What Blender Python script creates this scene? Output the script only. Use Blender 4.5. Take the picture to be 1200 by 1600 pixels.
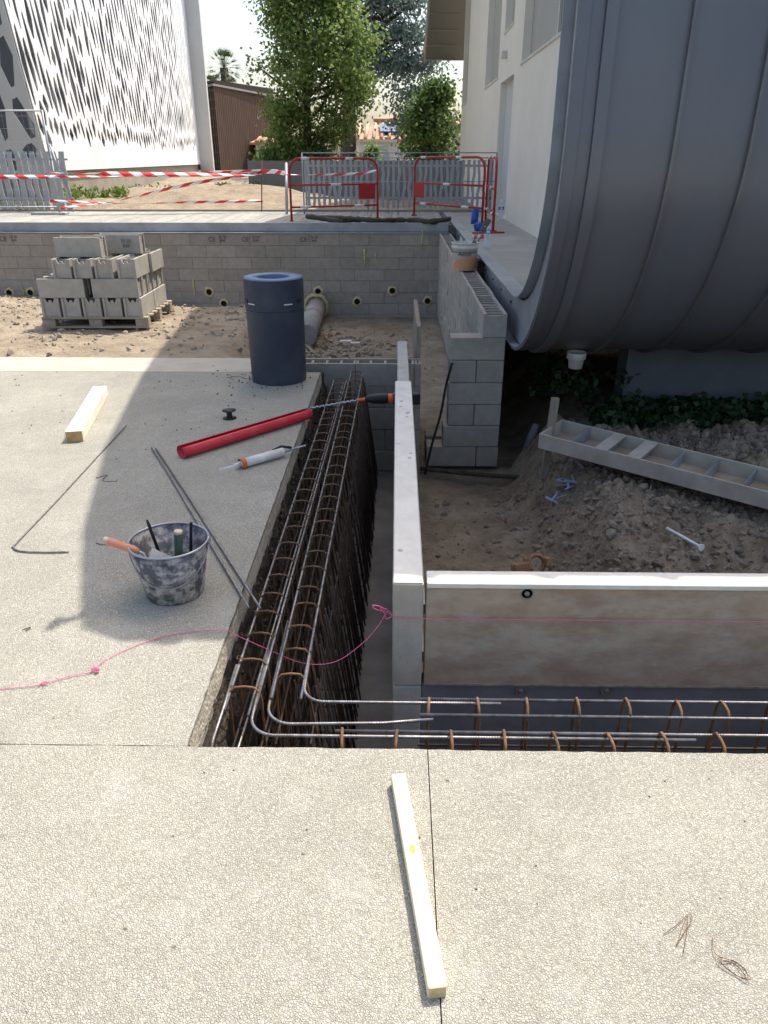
import bpy, bmesh, math, random
from math import radians as R, sin, cos, pi, atan, atan2, sqrt
from mathutils import Vector, Matrix, noise, Quaternion
random.seed(11)
scn = bpy.context.scene
COL = scn.collection
for o in list(bpy.data.objects): bpy.data.objects.remove(o)

# ------------------------------------------------------------------ camera, sky, sun, exposure
FPX = 1155.0; TILT = R(25.6); YAW = R(0.94); EYE = 1.6
cam_d = bpy.data.cameras.new('camera'); cam = bpy.data.objects.new('camera', cam_d); COL.objects.link(cam)
cam.location = (0, 0, EYE); cam.rotation_euler = (R(90)-TILT, 0, YAW)
cam_d.sensor_fit = 'VERTICAL'; cam_d.sensor_height = 36; cam_d.sensor_width = 27
cam_d.lens = FPX/1600*36; cam_d.clip_start = .05; cam_d.clip_end = 2000
scn.camera = cam
scn.render.resolution_x = 768; scn.render.resolution_y = 1024
W = bpy.data.worlds.new('World'); scn.world = W; W.use_nodes = True
wn = W.node_tree.nodes; wl = W.node_tree.links
sky = wn.new('ShaderNodeTexSky'); sky.sky_type = 'NISHITA'; sky.sun_disc = False
SUN = Vector((.35, .455, 1)).normalized()
sky.sun_elevation = math.asin(SUN.z); sky.sun_rotation = atan2(SUN.x, SUN.y)
sky.air_density = 1.0; sky.dust_density = 4.0; sky.ozone_density = 1.5
wn['Background'].inputs['Strength'].default_value = .15
wl.new(sky.outputs[0], wn['Background'].inputs['Color'])
sun_d = bpy.data.lights.new('sun', 'SUN'); sun_d.energy = 3.0; sun_d.angle = R(.3); sun_d.color = (1, .965, .915)
sun = bpy.data.objects.new('sun', sun_d); COL.objects.link(sun)
sun.rotation_euler = SUN.to_track_quat('Z', 'Y').to_euler(); sun.location = (5, 6, 20)
scn.view_settings.view_transform = 'Standard'; scn.view_settings.look = 'None'
scn.view_settings.exposure = .92; scn.view_settings.gamma = 1
scn.view_settings.use_white_balance = True; scn.view_settings.white_balance_temperature = 6850; scn.view_settings.white_balance_tint = 9

# ------------------------------------------------------------------ placing: a sight line met with a real plane
def ray(px, py):
    xc = (px-600)/FPX; yc = (800-py)/FPX; c, s = cos(TILT), sin(TILT)
    Y = c+yc*s; Z = -s+yc*c
    return Vector((xc*cos(YAW)-Y*sin(YAW), xc*sin(YAW)+Y*cos(YAW), Z))
def PZ(px, py, z=0.0):
    r = ray(px, py); t = (z-EYE)/r.z; return Vector((r.x*t, r.y*t, z))
def PY(px, py, y):
    r = ray(px, py); t = y/r.y; return Vector((r.x*t, y, EYE+r.z*t))
def PX(px, py, x):
    r = ray(px, py); t = x/r.x; return Vector((x, r.y*t, EYE+r.z*t))

# ------------------------------------------------------------------ materials
MATS = {}
def mat(name, c1, c2=None, rough=.8, metal=0, scale=6, bump=.2, bscale=60, bdist=.004, rnd=0, stain=None, sscale=2, samt=.5,
        spec=.3, stretch=None, emis=None, contrast=(.35, .65), detail=6, bump2=None, rot=None, spos=(.5, .68)):
    if name in MATS: return MATS[name]
    m = bpy.data.materials.new(name); m.use_nodes = True; n = m.node_tree.nodes; l = m.node_tree.links
    b = n['Principled BSDF']; b.inputs['Roughness'].default_value = rough; b.inputs['Metallic'].default_value = metal
    b.inputs['Specular IOR Level'].default_value = spec
    c2 = c2 or tuple(v*.8 for v in c1)
    geo = n.new('ShaderNodeNewGeometry'); mp = n.new('ShaderNodeMapping'); l.new(geo.outputs['Position'], mp.inputs['Vector'])
    if stretch: mp.inputs['Scale'].default_value = stretch
    if rot: mp.inputs['Rotation'].default_value = rot
    nz = n.new('ShaderNodeTexNoise'); nz.inputs['Scale'].default_value = scale; nz.inputs['Detail'].default_value = detail; nz.inputs['Roughness'].default_value = .64
    l.new(mp.outputs[0], nz.inputs['Vector'])
    rp = n.new('ShaderNodeValToRGB'); l.new(nz.outputs['Fac'], rp.inputs['Fac'])
    rp.color_ramp.elements[0].position = contrast[0]; rp.color_ramp.elements[1].position = contrast[1]
    rp.color_ramp.elements[0].color = (*c2, 1); rp.color_ramp.elements[1].color = (*c1, 1)
    out = rp.outputs['Color']
    if stain:
        s = n.new('ShaderNodeTexNoise'); s.inputs['Scale'].default_value = sscale; s.inputs['Detail'].default_value = 8; s.inputs['Roughness'].default_value = .65
        l.new(mp.outputs[0], s.inputs['Vector'])
        sr = n.new('ShaderNodeValToRGB'); sr.color_ramp.elements[0].position = spos[0]; sr.color_ramp.elements[1].position = spos[1]
        sr.color_ramp.elements[1].color = (samt, samt, samt, 1); sr.color_ramp.elements[0].color = (0, 0, 0, 1)
        l.new(s.outputs['Fac'], sr.inputs['Fac'])
        mx = n.new('ShaderNodeMix'); mx.data_type = 'RGBA'; l.new(sr.outputs['Color'], mx.inputs['Factor'])
        l.new(out, mx.inputs['A']); mx.inputs['B'].default_value = (*stain, 1); out = mx.outputs['Result']
    if rnd:
        oi = n.new('ShaderNodeObjectInfo'); mr = n.new('ShaderNodeMapRange'); l.new(oi.outputs['Random'], mr.inputs['Value'])
        mr.inputs['To Min'].default_value = 1-rnd; mr.inputs['To Max'].default_value = 1+rnd
        hs = n.new('ShaderNodeHueSaturation'); l.new(out, hs.inputs['Color']); l.new(mr.outputs[0], hs.inputs['Value']); out = hs.outputs['Color']
    l.new(out, b.inputs['Base Color'])
    if bump:
        bn = n.new('ShaderNodeTexNoise'); bn.inputs['Scale'].default_value = bscale; bn.inputs['Detail'].default_value = 5
        l.new(mp.outputs[0], bn.inputs['Vector'])
        bp = n.new('ShaderNodeBump'); bp.inputs['Strength'].default_value = bump; bp.inputs['Distance'].default_value = bdist
        l.new(bn.outputs['Fac'], bp.inputs['Height']); l.new(bp.outputs[0], b.inputs['Normal'])
        if bump2 == 'rib':
            wv = n.new('ShaderNodeTexWave'); wv.inputs['Scale'].default_value = 75; wv.bands_direction = 'DIAGONAL'; l.new(geo.outputs['Position'], wv.inputs['Vector'])
            b2 = n.new('ShaderNodeBump'); b2.inputs['Strength'].default_value = .35; b2.inputs['Distance'].default_value = .001
            l.new(wv.outputs['Fac'], b2.inputs['Height']); l.new(bp.outputs[0], b2.inputs['Normal']); l.new(b2.outputs[0], b.inputs['Normal'])
        if bump2 == 'groove':
            wv = n.new('ShaderNodeTexWave'); wv.inputs['Scale'].default_value = 12; wv.bands_direction = 'X'; l.new(geo.outputs['Position'], wv.inputs['Vector'])
            b2 = n.new('ShaderNodeBump'); b2.inputs['Strength'].default_value = .8; b2.inputs['Distance'].default_value = .004
            l.new(wv.outputs['Fac'], b2.inputs['Height']); l.new(bp.outputs[0], b2.inputs['Normal']); l.new(b2.outputs[0], b.inputs['Normal'])
    if emis:
        b.inputs['Emission Color'].default_value = (*emis, 1); b.inputs['Emission Strength'].default_value = 1
    MATS[name] = m
    return m

def aggregate(name, cols, joint, scale=115, bump=1.0):
    m = bpy.data.materials.new(name); m.use_nodes = True; n = m.node_tree.nodes; l = m.node_tree.links
    b = n['Principled BSDF']; b.inputs['Roughness'].default_value = .85; b.inputs['Specular IOR Level'].default_value = .3
    geo = n.new('ShaderNodeNewGeometry'); mp = n.new('ShaderNodeMapping'); l.new(geo.outputs['Position'], mp.inputs['Vector'])
    wz = n.new('ShaderNodeTexNoise'); wz.inputs['Scale'].default_value = 60; l.new(geo.outputs['Position'], wz.inputs['Vector'])
    ad = n.new('ShaderNodeVectorMath'); ad.operation = 'MULTIPLY_ADD'; ad.inputs[1].default_value = (.01, .01, .01)
    l.new(wz.outputs['Color'], ad.inputs[0]); l.new(mp.outputs[0], ad.inputs[2])
    v = n.new('ShaderNodeTexVoronoi'); v.inputs['Scale'].default_value = scale; l.new(ad.outputs[0], v.inputs['Vector'])
    ve = n.new('ShaderNodeTexVoronoi'); ve.feature = 'DISTANCE_TO_EDGE'; ve.inputs['Scale'].default_value = scale; l.new(ad.outputs[0], ve.inputs['Vector'])
    sep = n.new('ShaderNodeSeparateColor'); l.new(v.outputs['Color'], sep.inputs[0])
    rp = n.new('ShaderNodeValToRGB'); l.new(sep.outputs[0], rp.inputs['Fac'])
    rp.color_ramp.elements[0].color = (*cols[0], 1); rp.color_ramp.elements[1].color = (*cols[-1], 1)
    for i, c in enumerate(cols[1:-1]):
        e = rp.color_ramp.elements.new((i+1)/(len(cols)-1)); e.color = (*c, 1)
    er = n.new('ShaderNodeValToRGB'); er.color_ramp.elements[0].position = .0; er.color_ramp.elements[1].position = .22; l.new(ve.outputs['Distance'], er.inputs['Fac'])
    jn = n.new('ShaderNodeTexNoise'); jn.inputs['Scale'].default_value = 130; jn.inputs['Detail'].default_value = 3; l.new(geo.outputs['Position'], jn.inputs['Vector'])
    ja = n.new('ShaderNodeMath'); ja.operation = 'MULTIPLY_ADD'; ja.inputs[1].default_value = 1.6; ja.inputs[2].default_value = -.62; l.new(jn.outputs['Fac'], ja.inputs[0])
    jb = n.new('ShaderNodeMath'); jb.operation = 'ADD'; jb.use_clamp = True; l.new(ja.outputs[0], jb.inputs[0]); l.new(er.outputs['Color'], jb.inputs[1])
    mx = n.new('ShaderNodeMix'); mx.data_type = 'RGBA'; l.new(jb.outputs[0], mx.inputs['Factor']); mx.inputs['A'].default_value = (*joint, 1); l.new(rp.outputs['Color'], mx.inputs['B'])
    # broad wear
    big = n.new('ShaderNodeTexNoise'); big.inputs['Scale'].default_value = 1.6; big.inputs['Detail'].default_value = 9; big.inputs['Roughness'].default_value = .65; l.new(geo.outputs['Position'], big.inputs['Vector'])
    br = n.new('ShaderNodeMapRange'); l.new(big.outputs['Fac'], br.inputs['Value']); br.inputs['From Min'].default_value = .3; br.inputs['From Max'].default_value = .7; br.inputs['To Min'].default_value = .87; br.inputs['To Max'].default_value = 1.1
    hs = n.new('ShaderNodeHueSaturation'); l.new(mx.outputs['Result'], hs.inputs['Color']); l.new(br.outputs[0], hs.inputs['Value'])
    st2 = n.new('ShaderNodeTexNoise'); st2.inputs['Scale'].default_value = 5.5; st2.inputs['Detail'].default_value = 10; st2.inputs['Roughness'].default_value = .7; l.new(geo.outputs['Position'], st2.inputs['Vector'])
    sr2 = n.new('ShaderNodeValToRGB'); sr2.color_ramp.elements[0].position = .52; sr2.color_ramp.elements[1].position = .74; sr2.color_ramp.elements[1].color = (.55,.55,.55,1); l.new(st2.outputs['Fac'], sr2.inputs['Fac'])
    m3 = n.new('ShaderNodeMix'); m3.data_type = 'RGBA'; l.new(sr2.outputs['Color'], m3.inputs['Factor']); l.new(hs.outputs['Color'], m3.inputs['A']); m3.inputs['B'].default_value = (.56,.54,.48,1)
    st3 = n.new('ShaderNodeTexNoise'); st3.inputs['Scale'].default_value = 2.7; st3.inputs['Detail'].default_value = 10; st3.inputs['Roughness'].default_value = .75; mp3 = n.new('ShaderNodeMapping'); mp3.inputs['Location'].default_value = (7, 3, 1); l.new(geo.outputs['Position'], mp3.inputs['Vector']); l.new(mp3.outputs[0], st3.inputs['Vector'])
    sr3 = n.new('ShaderNodeValToRGB'); sr3.color_ramp.elements[0].position = .54; sr3.color_ramp.elements[1].position = .72; sr3.color_ramp.elements[1].color = (.5,.5,.5,1); l.new(st3.outputs['Fac'], sr3.inputs['Fac'])
    m4 = n.new('ShaderNodeMix'); m4.data_type = 'RGBA'; l.new(sr3.outputs['Color'], m4.inputs['Factor']); l.new(m3.outputs['Result'], m4.inputs['A']); m4.inputs['B'].default_value = (.33,.315,.27,1)
    # small dark specks and dusty patches
    sp = n.new('ShaderNodeTexVoronoi'); sp.inputs['Scale'].default_value = 7; l.new(ad.outputs[0], sp.inputs['Vector'])
    sr = n.new('ShaderNodeValToRGB'); sr.color_ramp.elements[0].position = .03; sr.color_ramp.elements[1].position = .05; l.new(sp.outputs['Distance'], sr.inputs['Fac'])
    m2 = n.new('ShaderNodeMix'); m2.data_type = 'RGBA'; l.new(sr.outputs['Color'], m2.inputs['Factor']); m2.inputs['A'].default_value = (.2, .17, .14, 1); l.new(m4.outputs['Result'], m2.inputs['B'])
    l.new(m2.outputs['Result'], b.inputs['Base Color'])
    bp = n.new('ShaderNodeBump'); bp.inputs['Strength'].default_value = bump; bp.inputs['Distance'].default_value = .004
    cl = n.new('ShaderNodeMath'); cl.operation = 'MINIMUM'; cl.inputs[1].default_value = .35; l.new(ve.outputs['Distance'], cl.inputs[0])
    ml = n.new('ShaderNodeMath'); ml.operation = 'MULTIPLY_ADD'; ml.inputs[1].default_value = 2.0; l.new(cl.outputs[0], ml.inputs[0]); l.new(sep.outputs[1], ml.inputs[2])
    l.new(ml.outputs[0], bp.inputs['Height']); l.new(bp.outputs[0], b.inputs['Normal'])
    return m

def leafmat(name, c1, c2, trans=.35):
    m = bpy.data.materials.new(name); m.use_nodes = True; n = m.node_tree.nodes; l = m.node_tree.links
    b = n['Principled BSDF']; b.inputs['Roughness'].default_value = .55; b.inputs['Specular IOR Level'].default_value = .3
    geo = n.new('ShaderNodeNewGeometry'); rp = n.new('ShaderNodeValToRGB'); l.new(geo.outputs['Random Per Island'], rp.inputs['Fac'])
    rp.color_ramp.elements[0].color = (*c1, 1); rp.color_ramp.elements[1].color = (*c2, 1)
    l.new(rp.outputs[0], b.inputs['Base Color'])
    t = n.new('ShaderNodeBsdfTranslucent'); l.new(rp.outputs[0], t.inputs['Color'])
    ms = n.new('ShaderNodeMixShader'); ms.inputs[0].default_value = trans
    l.new(b.outputs[0], ms.inputs[1]); l.new(t.outputs[0], ms.inputs[2]); l.new(ms.outputs[0], n['Material Output'].inputs['Surface'])
    return m

def plain(name, c, rough=.5, metal=0, **k):
    return mat(name, c, tuple(v*.85 for v in c), rough=rough, metal=metal, bump=k.pop('bump', .05), **k)

M_slab = aggregate('exposed_aggregate', [(.38,.36,.30), (.47,.445,.375), (.54,.51,.435), (.43,.415,.36), (.62,.59,.52)], (.27,.25,.20), 175, .9)
M_slabedge = mat('cut_concrete', (.48,.43,.35), (.30,.26,.20), scale=25, bump=.9, bscale=70, bdist=.01)
M_kerb = mat('smooth_kerb_concrete', (.50,.46,.39), (.42,.38,.31), scale=5, bump=.3, bscale=120)
M_dirt = mat('dry_dirt', (.32,.26,.185), (.20,.155,.108), scale=3.5, bump=1, bscale=22, bdist=.03, stain=(.38,.32,.245), sscale=1.3, samt=.6, detail=10)
M_pitdirt = mat('brown_dug_earth', (.33,.255,.175), (.185,.14,.095), scale=5, bump=1, bscale=30, bdist=.03, stain=(.39,.33,.255), sscale=3, samt=.6, detail=12)
M_clod = mat('earth_clod', (.33,.275,.21), (.19,.15,.11), scale=9, bump=.8, bscale=50, bdist=.01)
M_rock = mat('loose_stone', (.40,.34,.27), (.25,.20,.15), scale=9, bump=.6, bscale=50, bdist=.01)
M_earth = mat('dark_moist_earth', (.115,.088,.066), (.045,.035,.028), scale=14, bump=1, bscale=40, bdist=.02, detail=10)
M_footing = mat('footing_concrete', (.23,.22,.20), (.15,.14,.13), scale=4, bump=.5, bscale=50)
M_block = mat('concrete_block', (.37,.335,.285), (.30,.27,.23), scale=10, bump=.6, bscale=170, bdist=.003, rnd=.09, stain=(.40,.37,.33), sscale=3, samt=.45)
M_blocklight = mat('concrete_block_pale', (.43,.405,.355), (.35,.325,.285), scale=10, bump=.6, bscale=170, bdist=.003, rnd=.07)
M_mortarpale = mat('pale_mortar', (.55,.52,.46), (.42,.39,.34), scale=20, bump=.5)
M_mortar = mat('mortar', (.27,.25,.22), (.18,.165,.15), scale=12, bump=.6, bscale=80)
M_holeshade = plain('painted_hole_shade', (.012,.012,.013), .9)  # flat disc tone: the dark inside of the holes painted as colour
M_foam = mat('expanding_foam', (.68,.58,.32), (.50,.40,.20), scale=30, bump=1, bscale=60, bdist=.01)
M_deck = mat('grey_deck_board', (.40,.385,.35), (.28,.27,.245), scale=4, bump=.4, bscale=50, rnd=.10, bump2='groove', stretch=(3,.6,1))
M_galv = mat('galvanised_steel', (.42,.45,.48), (.33,.355,.38), rough=.5, metal=.55, scale=3, bump=.12, bscale=30, stain=(.20,.21,.22), sscale=1.6, samt=.5)
M_seam = mat('seam_highlight', (.22,.225,.235), (.17,.175,.185), rough=.4, metal=.5, scale=3, bump=.1)  # paler than the cladding: edge highlight painted into the seams
M_zinc = mat('zinc_cladding', (.195,.208,.235), (.160,.171,.195), rough=.40, metal=.4, scale=.9, bump=.10, bscale=4, bdist=.01, stain=(.215,.215,.22), sscale=1.6, samt=.45, stretch=(1,.6,.35))
M_render = mat('white_render', (.82,.78,.68), (.78,.74,.64), scale=1.2, bump=.3, bscale=160, bdist=.002, stain=(.66,.62,.54), sscale=.9, samt=.2)
M_blind = mat('grey_green_blind', (.42,.42,.37), (.38,.38,.33), scale=1, bump=.05)
M_frame = plain('window_frame', (.70,.68,.62), .4)
M_undercon = mat('mid_grey_concrete', (.36,.355,.35), (.30,.295,.29), scale=1.5, bump=.3, bscale=60, stain=(.22,.21,.20), sscale=1.4, samt=.5)  # plain mid grey with darker random stains
M_terrace = mat('terrace_concrete', (.44,.42,.38), (.36,.34,.30), scale=1.6, bump=.3, bscale=100, stain=(.28,.26,.23), sscale=1.2, samt=.45)
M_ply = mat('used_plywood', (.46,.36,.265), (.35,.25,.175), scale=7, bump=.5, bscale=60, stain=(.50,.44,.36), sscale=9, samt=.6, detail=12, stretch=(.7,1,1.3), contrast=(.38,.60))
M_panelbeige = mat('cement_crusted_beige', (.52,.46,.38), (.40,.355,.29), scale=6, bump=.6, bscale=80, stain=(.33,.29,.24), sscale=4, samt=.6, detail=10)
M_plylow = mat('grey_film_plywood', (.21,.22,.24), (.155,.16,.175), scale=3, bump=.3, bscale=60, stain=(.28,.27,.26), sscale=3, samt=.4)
M_steelpanel = mat('cement_crusted_edge', (.56,.54,.49), (.42,.41,.38), scale=7, bump=.6, bscale=90, stain=(.34,.33,.31), sscale=5, samt=.55, detail=10)
M_paletop = mat('pale_timber_edge', (.78,.74,.66), (.68,.64,.56), scale=9, bump=.3, bscale=80, stain=(.55,.50,.42), sscale=6, samt=.35)
M_wood = mat('pale_pine', (.86,.79,.60), (.74,.65,.45), scale=8, bump=.2, bscale=60, stretch=(6,1,6), detail=3)
M_woodend = mat('pine_end_grain', (.55,.36,.17), (.40,.25,.11), scale=20, bump=.3)
M_oldwood = mat('weathered_wood', (.34,.29,.23), (.22,.185,.145), scale=12, bump=.5, bscale=60, stretch=(2,2,.5))
M_pallet = mat('pallet_wood', (.42,.36,.28), (.30,.25,.19), scale=9, bump=.5, bscale=50, stretch=(.6,2,2))
M_rebar = mat('bare_rebar', (.30,.30,.31), (.17,.155,.15), rough=.42, metal=.8, scale=30, bump=.3, bscale=200, bump2='rib', stain=(.22,.13,.08), sscale=9, samt=.4)
M_rust = mat('rusty_steel', (.25,.13,.065), (.10,.06,.035), rough=.8, metal=.15, scale=18, bump=.5, bscale=150, bump2='rib')
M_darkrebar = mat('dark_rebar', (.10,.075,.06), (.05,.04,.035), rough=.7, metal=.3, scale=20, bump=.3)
M_bin = mat('slate_blue_plastic', (.042,.053,.075), (.033,.042,.06), rough=.5, scale=3, bump=.1, stain=(.075,.085,.10), sscale=3, samt=.5)
M_binrim = mat('sky_reflection_rim', (.12,.18,.30), (.10,.15,.25), rough=.4, scale=6, bump=.05)  # bluer, paler top ring: sky reflection painted into its colour
M_red = mat('red_plastic', (.60,.035,.05), (.50,.03,.045), rough=.38, scale=6, bump=.05, stain=(.55,.16,.14), sscale=8, samt=.3)
M_bred = mat('red_barrier_paint', (.50,.035,.035), (.38,.03,.03), rough=.4, scale=9, bump=.05)
M_white = plain('white_reflector', (.80,.80,.80), .4)
M_orange = plain('orange_plastic', (.75,.16,.05), .4)
M_pink = plain('pink_twine', (.85,.17,.34), .7)
M_black = plain('black_plastic', (.02,.02,.022), .45)
M_blue = plain('blue_plastic', (.02,.11,.50), .4)
M_bluetape = plain('blue_label', (.06,.10,.40), .5)
M_tooltrowel = mat('trowel_steel', (.45,.45,.43), (.33,.32,.30), rough=.35, metal=.3, scale=15, bump=.1)
M_handle = mat('worn_orange_handle', (.70,.24,.12), (.60,.30,.20), rough=.6, scale=20, bump=.2)
M_palehandle = mat('pale_wood_handle', (.62,.50,.38), (.5,.4,.3), rough=.7, scale=20)
M_green = mat('dark_green_handle', (.05,.09,.06), (.03,.06,.04), rough=.6, scale=20)
M_bucket = mat('cement_smeared_metal', (.13,.13,.14), (.07,.07,.08), rough=.5, metal=.4, scale=10, bump=.5, bscale=60, stain=(.47,.44,.40), sscale=22, samt=.95, detail=12, spos=(.44, .60))
M_bucketrim = plain('bucket_rim', (.40,.41,.43), .4, .7)
M_pail = mat('white_plastic_pail', (.72,.70,.66), (.62,.60,.56), rough=.5, scale=12, stain=(.45,.42,.38), sscale=10, samt=.5)
M_peach = plain('peach_print', (.75,.36,.20), .5)
M_ink = plain('dark_print', (.06,.06,.07), .7)
M_stamp = plain('faint_stamp_ink', (.13,.12,.11), .9)
M_pipe = mat('dusty_grey_pipe', (.34,.33,.32), (.26,.25,.24), scale=8, bump=.3)
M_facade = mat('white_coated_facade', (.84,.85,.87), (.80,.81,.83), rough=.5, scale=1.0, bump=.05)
M_facadeshade = mat('shaded_white_facade', (.60,.61,.60), (.55,.56,.55), rough=.5, scale=1.0, bump=.05)  # same white coating, greyed to paint in shade on the unlit faces
M_glass = plain('dark_window_glass', (.10,.12,.14), .12)
M_plinth = mat('plinth_concrete', (.34,.31,.26), (.26,.24,.20), scale=1.2, bump=.3)
M_brown = mat('brown_timber_slat', (.15,.095,.07), (.10,.062,.048), scale=3, bump=.3, stretch=(3,3,.4))
M_sack = mat('wood_dark_bark', (.10,.085,.07), (.05,.042,.035), scale=20, bump=1, bscale=50, bdist=.01)
M_slat = mat('silver_grey_slat', (.44,.45,.46), (.36,.37,.38), rough=.5, metal=.2, scale=4, bump=.1)
M_tile = mat('terracotta_tile', (.50,.28,.18), (.38,.20,.13), scale=6, bump=.4, bscale=20)
M_ochre = mat('ochre_wall', (.60,.36,.22), (.52,.30,.18), scale=2, bump=.1)
M_pinkwall = mat('pinkish_wall', (.55,.44,.40), (.48,.38,.35), scale=2, bump=.1)
M_housewhite = mat('white_house_wall', (.72,.72,.72), (.66,.66,.66), scale=2, bump=.1)
M_solar = plain('solar_glass', (.06,.09,.16), .12)
M_greywall = mat('grey_garden_wall', (.25,.24,.23), (.19,.18,.17), scale=1.2, bump=.3)
M_bark = mat('tree_bark', (.12,.095,.07), (.07,.055,.04), scale=6, bump=1, bscale=18, bdist=.03, stretch=(1,1,.3))
M_grass = leafmat('grass_blades', (.10,.17,.03), (.20,.27,.06), .3)
M_leaf = leafmat('bright_leaf', (.12,.20,.055), (.29,.38,.13), .5)
M_leafdk = leafmat('deep_green_leaf', (.05,.10,.03), (.13,.21,.055), .4)
M_cedar = leafmat('blue_cedar_needle', (.11,.16,.145), (.22,.29,.26), .35)
M_ivy = leafmat('ivy_leaf', (.018,.042,.016), (.05,.09,.032), .2)
M_palm = leafmat('palm_leaf', (.05,.08,.035), (.13,.16,.08), .2)
M_farfield = mat('far_field_ground', (.26,.25,.14), (.18,.20,.09), scale=.4, bump=.3)
M_shred = plain('blue_grey_plastic', (.36,.44,.58), .5)

def clearmat(name, col, alpha):
    m = bpy.data.materials.new(name); m.use_nodes = True; b = m.node_tree.nodes['Principled BSDF']
    b.inputs['Base Color'].default_value = (*col, 1); b.inputs['Roughness'].default_value = .12; b.inputs['Alpha'].default_value = alpha; return m
M_bottle = clearmat('clear_bottle_plastic', (.75,.82,.88), .42)

def tapemat():
    m = bpy.data.materials.new('red_white_tape'); m.use_nodes = True; n = m.node_tree.nodes; l = m.node_tree.links
    b = n['Principled BSDF']; b.inputs['Roughness'].default_value = .5
    uv = n.new('ShaderNodeUVMap'); s = n.new('ShaderNodeSeparateXYZ'); l.new(uv.outputs[0], s.inputs[0])
    a = n.new('ShaderNodeMath'); a.operation = 'MULTIPLY_ADD'; a.inputs[1].default_value = .35; l.new(s.outputs[1], a.inputs[0]); l.new(s.outputs[0], a.inputs[2])
    f = n.new('ShaderNodeMath'); f.operation = 'FRACT'; l.new(a.outputs[0], f.inputs[0])
    g = n.new('ShaderNodeMath'); g.operation = 'GREATER_THAN'; g.inputs[1].default_value = .5; l.new(f.outputs[0], g.inputs[0])
    mx = n.new('ShaderNodeMix'); mx.data_type = 'RGBA'; mx.inputs['A'].default_value = (.72,.04,.04,1); mx.inputs['B'].default_value = (.85,.83,.80,1)
    l.new(g.outputs[0], mx.inputs['Factor']); l.new(mx.outputs['Result'], b.inputs['Base Color'])
    return m
M_tape = tapemat()

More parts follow.
